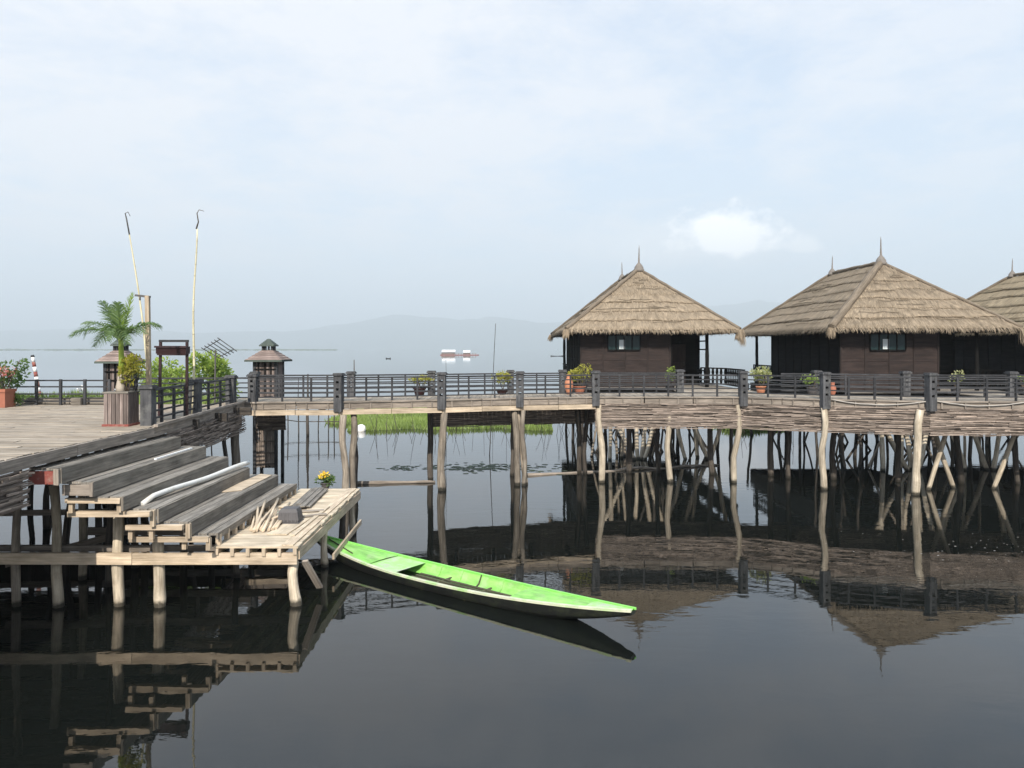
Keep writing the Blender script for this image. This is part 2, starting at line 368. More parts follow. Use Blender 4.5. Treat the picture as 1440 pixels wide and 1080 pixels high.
# ------------------------------------------------------------------ generic builders
ZD = 3.2
def mat_skirt(b, a, c, z0, z1, thick=.05, dens=1., rowh=.034, ext=.0):
    """brushwood laid in rows between a and c"""
    a = Vector((a[0], a[1], 0)); c = Vector((c[0], c[1], 0)); d = c - a; L = d.length; d.normalize()
    nrm = Vector((d.y, -d.x, 0))
    zz = z0
    while zz < z1:
        u = -rnd(0, .8)
        while u < L:
            l = rnd(.5, 1.9) * 1.0; u1 = min(u + l, L + rnd(-.02, .04 + ext)); uu = max(u, -rnd(0, .03 + ext))
            if u1 > uu + .1 and random.random() < dens:
                off = rnd(-.5, 1) * thick
                p = a + d * uu + nrm * off + Vector((0, 0, zz + rnd(-.012, .012)))
                q = a + d * u1 + nrm * (off + rnd(-.02, .02)) + Vector((0, 0, zz + rnd(-.022, .022)))
                mid = (p + q) / 2 + Vector((0, 0, rnd(-.012, .012)))
                t = rnd(0, 1); h = rnd(.022, .042)
                b.beam(p, mid, rnd(.015, .03), h, t=t); b.beam(mid, q, .02, h * rnd(.7, 1), t=t)
            u += l * rnd(.85, 1.0)
        zz += rowh * rnd(.8, 1.2)
def rail_panel(parent, a, c, z=ZD, h=.80, mat='rail', bars=5, gap=.95, zb=.14, name='railing_panel', w=.045):
    b = MB(); a = Vector((a[0], a[1], 0)); c = Vector((c[0], c[1], 0)); L = (c - a).length
    sag = rnd(-.012, .012)
    for i in range(bars):
        zz = z + zb + (h - zb) * i / (bars - 1)
        n = max(1, int(L / 1.8)); P = [a.lerp(c, k / n) + Vector((0, 0, zz + (rnd(-.01, .01) if 0 < k < n else 0))) for k in range(n + 1)]
        for k in range(n): b.beam(P[k], P[k + 1], w if i < bars - 1 else w * 1.5, .042 if i < bars - 1 else .055)
    n = max(1, round(L / gap))
    for k in range(1, n):
        p = a.lerp(c, k / n); b.beam(p + Vector((0, 0, z + .0)), p + Vector((0, 0, z + h - .01 + sag)), .062, .062, up=(0, 1, 0))
    return b.build(name, M[mat], parent)
def rail_post(parent, p, z0=ZD - .3, z1=4.05, s=.30, holes=True, ang=0., mat='post'):
    b = MB(); d = Vector((math.cos(ang), math.sin(ang), 0)); P = Vector((p[0], p[1], 0)); fw = Vector((-d.y, d.x, 0))
    st = s * .30
    for sgn in (-1, 1):
        q = P + d * (sgn * (s - st) / 2); b.beam(q + Vector((0, 0, z0)), q + Vector((0, 0, z1)), st, s, up=fw, t=.5 + rnd(-.3, .3))
    hz_ = [] if not holes else [z0 + (z1 - z0) * k for k in (.42, .62, .82)]
    lows = [z0 + .004]; 
    for h_ in hz_: lows += [h_ - .04, h_ + .04]
    lows += [z1 - .004]
    for i in range(0, len(lows) - 1, 2):
        za, zb = lows[i], lows[i + 1]
        b.beam(P + Vector((0, 0, za)), P + Vector((0, 0, zb)), s - 2 * st + .004, s - .012, up=fw, t=.5)
    o = b.build('railing_post', M[mat], parent)
    b = MB(); b.beam(P + Vector((0, 0, z1)), P + Vector((0, 0, z1 + .05)), s * 1.3, s * 1.3, up=fw, t=.6)
    b.beam(P + Vector((0, 0, z1 + .05)), P + Vector((0, 0, z1 + .085)), s * 1.1, s * 1.1, up=fw, t=.4)
    b.build('post_cap', M[mat], o)
    return o
def pile(parent, a, top, r=.12, mat='pile', r2=None, wob=.07, name='pile', t=None):
    b = MB(); b.log((a[0], a[1], -.6), top, r, r2 or r * .85, wob=wob, t=t); return b.build(name, M[mat], parent)
def planks(b, x0, x1, y0, y1, z, th=.035, w=.14, along='x', lmax=3.4, gap=.012):
    if along == 'x':
        yy = y0
        while yy < y1 - .02:
            ww = min(w * rnd(.9, 1.12), y1 - yy); xx = x0 - rnd(0, 0)
            while xx < x1 - .01:
                xe = min(xx + lmax * rnd(.7, 1), x1)
                if x1 - xe < .5: xe = x1
                zz = z + rnd(-.004, .004)
                b.box((xx + .004, yy, zz - th), (xe + (rnd(-.025, .02) if xe == x1 else 0) - .004, yy + ww - gap, zz)); xx = xe
            yy += ww
    else:
        xx = x0
        while xx < x1 - .02:
            ww = min(w * rnd(.9, 1.12), x1 - xx); yy = y0
            while yy < y1 - .01:
                ye = min(yy + lmax * rnd(.7, 1), y1)
                if y1 - ye < .5: ye = y1
                zz = z + rnd(-.005, .005)
                b.box((xx, yy + .004, zz - th), (xx + ww - gap, ye + (rnd(-.04, .02) if ye == y1 else 0) - .004, zz)); yy = ye
            xx += ww
# ------------------------------------------------------------------ bridge
FR = [(-8.75, 25.95), (-5.87, 26.2), (-2.47, 27.2), (.29, 28.2), (3.12, 28.8), (8.58, 28.7), (11.1, 27.4), (14.3, 26.4), (18.2, 26.2), (23.0, 26.6)]
BK = [(-9.5, 28.4), (-6.0, 28.65), (-3.09, 29.5), (-.06, 30.5), (2.04, 31.0), (6.8, 31.1), (11.9, 30.0), (14.8, 28.9), (18.6, 28.6), (23.2, 29.0)]
br = thing('footbridge', 'long raised timber footbridge on piles with dark railings leading to the thatched houses', 'footbridge', (0, 28, 0))
b = MB()
def interp(P, x_):
    for (a, ya), (c, yc) in zip(P, P[1:]):
        if a <= x_ <= c: return ya + (yc - ya) * (x_ - a) / (c - a)
    return P[0][1] if x_ < P[0][0] else P[-1][1]
xx = -9.75
while xx < 23.2:
    w = rnd(.16, .20); z_ = ZD + rnd(-.004, .004)
    xm = xx + w / 2; sl = (interp(FR, xm + .3) - interp(FR, xm - .3)) / .6
    b.beam((xm + .0, interp(FR, xm) - .03 + rnd(-.02, .01), z_ - .02), (xm, interp(BK, xm) + .05, z_ - .02), w - .01, .04)
    xx += w
for (xa, xb, ya) in ((7.0, 10.1, 34.65), (17.8, 20.9, 31.6)):       # landings in front of the house doors
    x_ = xa
    while x_ < xb:
        w = rnd(.16, .20); y0_ = interp(BK, x_) + .02
        if ya > y0_ + .1: b.beam((x_ + w / 2, y0_, ZD - .024), (x_ + w / 2, ya, ZD - .024), w - .01, .04)
        x_ += w
b.build('deck', M['deck'], br)
# edge boards
FE = [(-9.75, 25.85)] + [(p[0], p[1] - .05) for p in FR]
b = MB(); b2 = MB(); b3 = MB()
for i, (a, c) in enumerate(zip(FE, FE[1:])):
    A = Vector((*a, 0)); Cc = Vector((*c, 0)); L = (Cc - A).length; n = max(1, round(L / 1.6))
    for k in range(n):
        p, q = A.lerp(Cc, k / n + .004), A.lerp(Cc, (k + 1) / n - .004)
        b.beam(p + Vector((0, -.02, 3.045 + rnd(-.006, .006))), q + Vector((0, -.02, 3.045 + rnd(-.006, .006))), .05, .22)
        b.beam(p + Vector((0, -.05, 3.175)), q + Vector((0, -.05, 3.175)), .09, .05)
    m_ = round(L / .72)
    for k in range(m_):
        p = A.lerp(Cc, (k + .5) / m_); b.beam(p + Vector((0, -.075, 2.93)), p + Vector((0, -.075, 3.13)), .05, .04, up=(0, 1, 0), t=.1)
    if i <= 4:
        for k in range(n):
            p, q = A.lerp(Cc, k / n + .003), A.lerp(Cc, (k + 1) / n - .003)
            b2.beam(p + Vector((0, -.09, 2.83 + rnd(-.01, .01))), q + Vector((0, -.09, 2.83 + rnd(-.01, .01))), .12, .17)
b.build('edge_board', M['fascia'], br); b2.build('edge_beam', M['pale'], br)
b = MB()
for P in (BK,):
    for a, c in zip(P, P[1:]): b.beam((a[0], a[1], 3.0), (c[0], c[1], 3.0), .08, .3)
b.build('rear_beam', M['fascia'], br)
xx = -9.4; b = MB()
while xx < 23:
    b.beam((xx, interp(FR, xx) - .0, 2.98), (xx, interp(BK, xx), 2.98), .1, .2); xx += 1.45
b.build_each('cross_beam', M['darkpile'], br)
# brushwood skirts on the front (right of the fourth post) and on the back
b = MB()
for a, c in zip(FR[4:], FR[5:]): mat_skirt(b, (a[0], a[1] - .13), (c[0], c[1] - .13), 2.03, 2.95, .04)
b.build('brushwood_skirt', M['mat'], br)
b = MB()
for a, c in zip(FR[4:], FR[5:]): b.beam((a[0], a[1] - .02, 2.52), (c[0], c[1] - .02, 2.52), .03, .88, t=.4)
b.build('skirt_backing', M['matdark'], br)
b = MB()
for a, c in ((( -9.4, 28.35), (-8.4, 28.45)), ((-3.2, 29.45), (-.06, 30.4)), ((-.06, 30.4), (2.04, 30.9)), ((2.04, 30.9), (6.8, 31.0)), ((6.8, 31.0), (11.9, 29.9)), ((11.9, 29.9), (22.5, 28.4))):
    mat_skirt(b, a, c, 1.98, 2.85, .05, rowh=.045); b.beam((a[0], a[1] + .05, 2.4), (c[0], c[1] + .05, 2.4), .02, .8, t=.1)
o = b.build('brushwood_skirt', M['mat'], br)
for i, p in enumerate(FR):
    if i in (0,): rail_post(br, p, ZD, 4.05, s=.27)
    else: rail_post(br, (p[0], p[1] - .17), 2.86, 4.08, s=.275, ang=.05 * (i - 4))
for p in BK: rail_post(br, p, ZD, 4.06, s=.27)
for a, c in zip(FR, FR[1:]): rail_panel(br, a, c)
rail_panel(br, (-9.6, 25.9), FR[0])
for i, (a, c) in enumerate(zip(BK, BK[1:])):
    if i == 5: rail_panel(br, (10.6, 30.28), c); continue
    rail_panel(br, a, c)
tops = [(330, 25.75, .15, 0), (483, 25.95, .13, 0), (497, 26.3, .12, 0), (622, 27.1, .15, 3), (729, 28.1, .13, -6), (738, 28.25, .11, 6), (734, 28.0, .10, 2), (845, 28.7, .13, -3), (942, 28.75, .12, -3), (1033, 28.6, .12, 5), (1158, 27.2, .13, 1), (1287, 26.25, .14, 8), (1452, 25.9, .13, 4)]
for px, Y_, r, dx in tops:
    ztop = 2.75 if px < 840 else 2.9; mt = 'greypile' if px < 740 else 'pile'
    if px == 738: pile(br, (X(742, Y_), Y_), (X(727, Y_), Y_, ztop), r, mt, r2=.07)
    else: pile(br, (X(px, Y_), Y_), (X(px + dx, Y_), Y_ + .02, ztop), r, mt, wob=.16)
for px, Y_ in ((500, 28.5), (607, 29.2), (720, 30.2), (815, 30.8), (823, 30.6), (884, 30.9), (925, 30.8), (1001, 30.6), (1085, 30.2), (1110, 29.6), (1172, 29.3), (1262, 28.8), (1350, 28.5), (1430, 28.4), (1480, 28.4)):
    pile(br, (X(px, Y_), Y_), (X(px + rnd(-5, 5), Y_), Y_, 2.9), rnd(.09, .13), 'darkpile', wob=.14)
for px, px2, Y_ in ((1300, 1340, 27.2), (1345, 1305, 27.6), (1390, 1440, 27.4)):
    b = MB(); b.log((X(px, Y_), Y_, -.4), (X(px2, Y_), Y_, 2.8), .08); b.build('brace', M['pile'], br)
# pale rope / batten along the edge right of the bend
b = MB(); pts = []
for i in range(40):
    x_ = 11.3 + i * .23; k = ((x_ - 11.1) % 3.3) / 3.3
    pts.append((x_, interp(FR, x_) - .16, 3.22 - .18 * math.sin(math.pi * k) + rnd(-.008, .008)))
b.tube(pts, .02, 6); tag(b.build('rope', M['rope'], None, pts[0]), 'pale rope slung along the outer edge of the footbridge deck', 'rope')
# ------------------------------------------------------------------ thatched houses
def thatch_face(b, A, B, Ct, D, N_c, seed, nblade, fringe=True):
    """A,B eave ends, D above A, Ct above B (equal for a hip end)"""
    A, B, Ct, D = map(Vector, (A, B, Ct, D))
    nrm = (B - A).cross(D - A).normalized()
    if nrm.z < 0: nrm = -nrm
    down = ((A + B) / 2 - (Ct + D) / 2); down = (down - (B - A).normalized() * down.dot((B - A).normalized()))
    SL = down.length; down.normalize(); side = (B - A).normalized()
    P = lambda s_, t_: A.lerp(B, s_).lerp(D.lerp(Ct, s_), t_)
    nu = 70
    for k in range(N_c):
        t0 = k / N_c; t1 = min(1, (k + 1.35) / N_c); lift = .045 * rnd(.5, 1.4)
        base = len(b.v); rows = 4
        for r_ in range(rows + 1):
            tt = t0 + (t1 - t0) * r_ / rows
            for i in range(nu + 1):
                s_ = i / nu
                wv = .035 * noise.noise(Vector((s_ * 2.6 + seed, k * 3.1, 0))) + .012 * noise.noise(Vector((s_ * 9 + seed, k * 5.1, 3))) + .0
                j = (rnd(-.035, .035) / SL if r_ == 0 else 0)
                tj = min(1, max(0 if r_ else -.02, tt + (wv + j if k else j)))
                q = P(s_, tj) + nrm * (lift * (1 - r_ / rows) + .02 + .03 * noise.noise(Vector((s_ * 9, tt * 9, seed))) * (1 - tt * .5))
                b.v.append(tuple(q))
        for r_ in range(rows):
            for i in range(nu):
                q = base + r_ * (nu + 1) + i; L = (B - A).length
                u0 = (r_ / rows) * (t1 - t0) * SL + k * 3.1; u1 = ((r_ + 1) / rows) * (t1 - t0) * SL + k * 3.1
                b.face([q, q + 1, q + nu + 2, q + nu + 1], [(u0, i / nu * L), (u0, (i + 1) / nu * L), (u1, (i + 1) / nu * L), (u1, i / nu * L)],
                       .45 + .3 * noise.noise(Vector((i * .15, k * 2.2, seed))) + .12 * rnd(-1, 1), True)
        base2 = len(b.v)       # the cut lower lip of the course
        for i in range(nu + 1):
            q = Vector(b.v[base + i]); b.v.append(tuple(q - nrm * (lift + .03) + down * -.01))
        for i in range(nu):
            b.face([base + i, base2 + i, base2 + i + 1, base + i + 1], [(0, i * .1), (.1, i * .1), (.1, i * .1 + .1), (0, i * .1 + .1)], .1)
    for _ in range(nblade):
        tt = rnd(0, 1) ** 1.35; s_ = rnd(0, 1); p = P(s_, tt) + nrm * rnd(.04, .085)
        d = (down + side * rnd(-.13, .13) + nrm * rnd(-.02, .04)) * rnd(.18, .45)
        b.blade(p, d, side, rnd(.010, .024), rnd(.2, .95), Vector((0, 0, -.01)))
    for _ in range(14):           # wandering dark binding poles between courses
        tt = rnd(.08, .85); s0 = rnd(0.02, .6); s1 = s0 + rnd(.15, .35); pts = []
        for i in range(9):
            s_ = min(.98, s0 + (s1 - s0) * i / 8); pts.append(P(s_, tt + .018 * noise.noise(Vector((i * .5, tt * 30, seed)))) + nrm * .095)
        b.tube(pts, .014, 4, t=0.0)
    if fringe:
        L = (B - A).length; n = int(L / .011)
        for i in range(n):
            s_ = (i + rnd(-.5, .5)) / n; clump = .5 + .5 * noise.noise(Vector((s_ * L * 2.6, seed, 0)))
            p = P(min(1, max(0, s_)), rnd(.0, .035)) + nrm * rnd(-.03, .09)
            out = Vector((down.x, down.y, 0))
            d = out * rnd(.02, .14) + Vector((0, 0, -rnd(.07, .15) - .14 * clump)) + side * rnd(-.07, .07)
            b.blade(p, d, side, rnd(.014, .03), rnd(.0, .95))
def corner_tuft(b, p, out, n=90, ln=.5):
    for _ in range(n):
        q = Vector(p) + Vector((rnd(-.12, .12), rnd(-.12, .12), rnd(-.05, .08)))
        b.blade(q, Vector(out) * rnd(.02, .25) + Vector((rnd(-.06, .06), rnd(-.06, .06), -rnd(.2, ln))), Vector((1, 0, 0)), rnd(.015, .03), rnd(.2, 1))
def house(cx, ye, seed, label, capw=.10, nb=1500):
    random.seed(100 + seed)
    h = thing('stilt_house', label, 'house', (cx, ye, 0), 'thatched stilt houses along the footbridge')
    W_, Z0, ZA = 3.95, 5.80, 8.92
    P = lambda x_, y_, z_: Vector((cx + x_, ye + y_, z_))
    fl, fr, bl, brr = P(-W_, 0, Z0), P(W_, 0, Z0), P(-W_, 13.1, Z0), P(W_, 13.1, Z0)
    a1, a2 = P(0, 3.95, ZA), P(-.1, 9.15, ZA)
    b = MB()
    thatch_face(b, fl, fr, a1, a1, 7, seed + .1, nb)
    thatch_face(b, bl, fl, a1, a2, 7, seed + 5.1, nb)
    thatch_face(b, fr, brr, a2, a1, 6, seed + 9.1, nb // 2)
    thatch_face(b, brr, bl, a2, a2, 6, seed + 13.1, 200)
    for q, o_ in ((fl, (-.3, -.3, 0)), (fr, (.4, -.4, 0)), (bl, (-.4, .2, 0))): corner_tuft(b, q, o_, 130 if q == fr else 90, .75 if q == fr else .4)
    roof = b.build('roof', M['thatch_pale' if seed == 3 else 'thatch'], h)
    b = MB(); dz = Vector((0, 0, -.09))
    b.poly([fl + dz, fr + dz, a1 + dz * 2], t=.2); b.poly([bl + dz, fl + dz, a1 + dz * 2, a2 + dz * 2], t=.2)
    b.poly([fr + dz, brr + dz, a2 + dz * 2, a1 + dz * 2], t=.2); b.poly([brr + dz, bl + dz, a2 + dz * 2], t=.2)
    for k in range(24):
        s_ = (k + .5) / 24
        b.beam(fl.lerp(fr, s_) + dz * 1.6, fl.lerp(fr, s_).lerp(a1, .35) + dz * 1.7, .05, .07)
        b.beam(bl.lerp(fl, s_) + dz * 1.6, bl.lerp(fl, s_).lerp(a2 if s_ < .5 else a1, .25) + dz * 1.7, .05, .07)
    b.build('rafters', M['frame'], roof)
    for q, tp, wd in ((fl, a1, capw), (fr, a1, .075), (bl, a2, .08), (brr, a2, .08), (a1, a2, .085)):
        b = MB(); n = 14; up = Vector((0, 0, .09))
        pts = [q.lerp(tp, i / n) + up + Vector((0, 0, rnd(-.015, .015))) for i in range(n + 1)]
        b.tube(pts, [wd * rnd(.9, 1.1) for _ in pts], 7, t=.35)
        d = (tp - q).normalized(); sd_ = d.cross(Vector((0, 0, 1))).normalized()
        for _ in range(int(900 * wd)):
            s_ = rnd(0, 1); sg = random.choice((-1, 1))
            b.blade(q.lerp(tp, s_) + up + Vector((0, 0, wd * .7)), sd_ * sg * rnd(.5, 1.6) * wd + Vector((0, 0, -wd * rnd(.4, 1.2))) - d * rnd(0, .25), d, .025, rnd(0, .9))
        b.build('ridge_cap', M['cap'], roof)
    for q, sc in ((a1, 1.), (a2, .8)):
        b = MB(); zs = [(-.12, .27), (.0, .27), (.02, .24), (.12, .22), (.22, .16), (.30, .09), (.36, .05), (.6, .035), (1.05, .022), (1.22, .006)]
        le = rnd(-.04, .04)
        b.tube([q + Vector((le * max(0, z_ - .3), 0, .06 + z_ * sc)) for z_, r_ in zs], [r_ * sc for z_, r_ in zs], 12, t=.5)
        b.build('finial', M['finial'], roof)
    # walls: front wall stops short of the porch on the right
    def wallp(a, c, z0, z1, nh=4, name='wall', mat='wall'):
        b = MB(); A = Vector((a[0], a[1], 0)); Cc = Vector((c[0], c[1], 0)); L = (Cc - A).length; d = (Cc - A) / L; nr = Vector((d.y, -d.x, 0))
        zc = z0; hs = [(z1 - z0) / nh] * nh; npn = max(1, round(L / 1.05))
        for i in range(nh):
            for k in range(npn):
                b.beam(A + d * (L * k / npn + .003) + Vector((0, 0, zc + hs[i] / 2)) + nr * rnd(-.004, .004), A + d * (L * (k + 1) / npn - .003) + Vector((0, 0, zc + hs[i] / 2)), .06, hs[i] - .012, t=rnd(.2, .8))
            zc += hs[i]
            if i < nh - 1: b.beam(A + Vector((0, 0, zc)) + nr * .035, Cc + Vector((0, 0, zc)) + nr * .035, .03, .05, t=.9)
        for k in range(npn + 1):
            p = A + d * (L * k / npn) + nr * .045; b.beam(p + Vector((0, 0, z0)), p + Vector((0, 0, z1)), .05, .035, up=nr, t=.05)
        return b.build(name, M[mat], h)
    wx0, wy0, zt = -3.2, .9, 5.75
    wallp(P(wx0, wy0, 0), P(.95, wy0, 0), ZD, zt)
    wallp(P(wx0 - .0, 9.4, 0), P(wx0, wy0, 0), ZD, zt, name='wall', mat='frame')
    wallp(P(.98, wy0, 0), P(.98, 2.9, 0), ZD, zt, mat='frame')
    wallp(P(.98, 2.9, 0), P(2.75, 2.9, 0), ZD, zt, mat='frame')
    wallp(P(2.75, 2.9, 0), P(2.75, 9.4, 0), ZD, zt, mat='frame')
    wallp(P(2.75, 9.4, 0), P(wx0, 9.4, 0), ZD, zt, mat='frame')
    # window high in the front wall
    b = MB(); y_ = ye + wy0 - .07
    x0, x1, z0, z1 = cx - 1.95, cx - .45, 4.92, 5.62
    for z_ in (z0, z1): b.beam((x0, y_, z_), (x1, y_, z_), .06, .06)
    for k in range(5): b.beam((x0 + (x1 - x0) * k / 4, y_, z0), (x0 + (x1 - x0) * k / 4, y_, z1), .045, .06, up=(0, 1, 0))
    win = b.build('window', M['frame'], h)
    for k in range(4):
        b = MB(); xa = x0 + (x1 - x0) * k / 4 + .03; b.box((xa, y_ + .0, z0 + .03), (xa + (x1 - x0) / 4 - .06, y_ + .03, z1 - .03)); b.build('pane', M['glass'], win)
    b = MB(); b.box((x0 + .52, y_ - .028, z0 + .05), (x0 + .78, y_ - .012, z1 - .22)); b.build('curtain', M['curtain'], win)
    # door in the recessed porch wall
    b = MB(); dx0 = cx + 1.25; yd = ye + 2.9 - .06; b.box((dx0, yd - .03, ZD), (dx0 + .85, yd, 5.2), t=.9)
    for z_ in (3.5, 4.3, 5.05): b.box((dx0 + .06, yd - .05, z_), (dx0 + .79, yd - .03, z_ + .08), t=.5)
    dr = b.build('door', M['wall'], h)
    b = MB(); b.tube([(dx0 + .76, yd - .09, 4.15), (dx0 + .76, yd - .09, 4.35)], .018, 6); b.build('handle', M['metal'], dr)
    # porch posts
    for x_, y_ in ((2.7, 1.05), (-3.2, 12.0), (2.7, 12.0), (-.2, 12.0)):
        b = MB(); b.log(P(x_, y_, ZD), P(x_, y_, 5.8), .09, .08, wob=.03); b.build('porch_post', M['frame'], h)
    # shuttered porch screen bars
    b = MB()
    for z_ in (3.95, 4.95, 5.35): b.beam(P(2.7, 1.05, z_), P(2.7, 2.9, z_), .05, .06)
    b.build('porch_rail', M['frame'], h)
    # carved balustrade running out from the porch
    def balus(a, c):
        b = MB(); A, Cc = Vector(a), Vector(c); L = (Cc - A).length
        b.beam(A + Vector((0, 0, .86)), Cc + Vector((0, 0, .86)), .07, .06); b.beam(A + Vector((0, 0, .12)), Cc + Vector((0, 0, .12)), .06, .06)
        n = int(L / .24)
        for k in range(n + 1):
            p = A.lerp(Cc, k / n); d = (Cc - A).normalized()
            zs = (.12, .3, .42, .52, .66, .86); ws = (.04, .085, .035, .035, .085, .04)
            for i in range(5):
                w0, w1 = ws[i], ws[i + 1]
                q = [p + d * -w0 + Vector((0, 0, zs[i])), p + d * w0 + Vector((0, 0, zs[i])), p + d * w1 + Vector((0, 0, zs[i + 1])), p + d * -w1 + Vector((0, 0, zs[i + 1]))]
                nr = d.cross(Vector((0, 0, 1))) * .015
                b.poly([v + nr for v in q], t=.4); b.poly([v - nr for v in q][::-1], t=.4)
        return b.build('balustrade', M['frame'], h)
    balus(P(2.8, 2.6, ZD), P(3.6, 1.2, ZD)); balus(P(-3.25, 12.4, ZD), P(-3.22, 9.6, ZD)); balus(P(3.6, 1.2, ZD), P(3.65, -1.6, ZD))
    # floor with its own brushwood skirt
    b = MB(); planks(b, cx - 3.25, cx + 3.72, ye - .2, ye + 12.7, ZD - .004, w=.2, lmax=6)
    b.build('floor', M['tread'], h)
    b = MB()
    for k in range(7): b.beam(P(-3.2, .1 + k * 2.05, 3.02), P(3.6, .1 + k * 2.05, 3.02), .1, .22)
    b.build_each('floor_beam', M['darkpile'], h)
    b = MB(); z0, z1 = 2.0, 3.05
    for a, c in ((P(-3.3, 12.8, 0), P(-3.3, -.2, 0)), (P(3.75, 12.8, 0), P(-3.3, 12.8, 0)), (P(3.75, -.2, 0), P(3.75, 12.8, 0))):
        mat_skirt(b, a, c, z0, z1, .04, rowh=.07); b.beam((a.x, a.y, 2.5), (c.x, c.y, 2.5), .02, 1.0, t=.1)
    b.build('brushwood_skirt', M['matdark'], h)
    # piles
    for j in range(5):
        for i in range(5):
            x_ = -3.1 + 6.7 * i / 4 + rnd(-.25, .25); y_ = .1 + 12.4 * j / 4 + rnd(-.3, .3)
            front = (j == 0)
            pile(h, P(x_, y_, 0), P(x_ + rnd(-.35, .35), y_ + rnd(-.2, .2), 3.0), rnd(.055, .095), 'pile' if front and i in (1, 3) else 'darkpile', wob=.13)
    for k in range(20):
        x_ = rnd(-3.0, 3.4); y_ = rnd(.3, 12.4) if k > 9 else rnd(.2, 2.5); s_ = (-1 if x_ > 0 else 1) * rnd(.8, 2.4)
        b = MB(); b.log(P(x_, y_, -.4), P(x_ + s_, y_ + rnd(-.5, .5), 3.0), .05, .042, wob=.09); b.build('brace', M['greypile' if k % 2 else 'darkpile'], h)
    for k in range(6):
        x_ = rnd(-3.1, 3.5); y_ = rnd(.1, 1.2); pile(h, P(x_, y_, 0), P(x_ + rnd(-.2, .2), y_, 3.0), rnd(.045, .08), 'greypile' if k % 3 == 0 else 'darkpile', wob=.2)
    for x0_, x1_, y_ in ((-.75, -2.3, .15), (-.7, -.75, .4), (-.65, -.1, .25), (-.6, .45, .2), (-2.0, -1.9, .1), (1.55, .7, .3), (2.6, 1.5, .35), (2.5, 3.4, .25)):      # pale forked props under the front
        b = MB(); b.log(P(x0_, y_ - .5, -.4), P(x1_, y_, 3.0), .085, .10, wob=.10); b.build('brace', M['pile'], h)
    return h
house(6.4, 34.8, 1, 'leftmost thatched stilt house, smallest in view, with one hip end facing the viewer', nb=2300)
house(17.15, 31.75, 2, 'largest thatched stilt house, with a broad ridge cap down its near left corner', .17, nb=2600)
house(27.55, 33.0, 3, 'thatched stilt house cut off by the right edge behind the largest house', nb=1500)
random.seed(21)
# ------------------------------------------------------------------ terrace (left)
te = thing('timber_terrace', 'broad weathered plank terrace raised on piles at the left', 'terrace', (-12, 18, 0))
def tx(y_): return -8.22 if y_ < 17.4 else -8.22 - (y_ - 17.4) * .10
b = MB(); yy = 5.0
while yy < 25.8:
    w = rnd(.13, .165); xe = tx(yy + w / 2); x_ = -24.
    while x_ < xe - .01:
        x2 = min(x_ + rnd(2.4, 4), xe)
        if xe - x2 < .6: x2 = xe
        zz = ZD + rnd(-.006, .006); b.box((x_ + .004, yy, zz - .04), (x2 + (rnd(-.02, .01) if x2 == xe else 0) - .004, yy + w - .012, zz)); x_ = x2
    yy += w
b.build('deck', M['deck'], te)
b = MB()
for y0, y1 in ((5, 8.2), (8.21, 11.4), (11.41, 14.4), (14.41, 17.5)): b.beam((-8.18, y0, 3.09 + rnd(-.01, .01)), (-8.18, y1, 3.09), .06, .20)
for y0, y1 in ((17.52, 20.4), (20.41, 23.2), (23.21, 25.8)): b.beam((tx(y0) + .04, y0, 3.09), (tx(y1) + .04, y1, 3.09), .06, .22); b.beam((tx(y0) + .1, y0, 3.235), (tx(y1) + .1, y1, 3.235), .09, .06, t=1.)
b.build('edge_beam', M['fascia'], te)
b = MB()
for k in range(10): b.beam((-24, 6 + k * 2.05, 3.0), (-8.3, 6 + k * 2.05, 3.0), .12, .24)
b.build_each('floor_beam', M['darkpile'], te)
b = MB()
for y0, y1, z0 in ((5, 8.9, 2.4), (8.9, 12.85, 2.36), (18.3, 21.2, 2.35), (21.2, 25.6, 2.25)):
    mat_skirt(b, (tx(y0) + .1, y0), (tx(y1) + .1, y1), z0, 2.98, .06, ext=.08); b.beam((tx(y0) + .02, y0, 2.65), (tx(y1) + .02, y1, 2.65), .03, .6, t=.3)
    b.build('brushwood_skirt', M['mat'], te); b = MB()
b = MB(); mat_skirt(b, (-24, 25.9), (-9.3, 25.95), 2.1, 3.0, .04, rowh=.06); b.beam((-24, 25.88, 2.6), (-9.3, 25.93, 2.6), .02, .9, t=.2)  # unseen rear skirt, added to block bright reflections under the deck
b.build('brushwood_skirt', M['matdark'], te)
posts = [(-8.5, 17.95), (-8.78, 21.3), (-9.0, 24.6)]
for p in posts: rail_post(te, p, 3.02 if p[1] < 18 else 3.05, 4.06, s=.26, holes=False, ang=1.57)
rail_panel(te, posts[0], posts[1], h=.82); rail_panel(te, posts[1], posts[2], h=.82); rail_panel(te, posts[2], (-9.6, 25.9), h=.8)
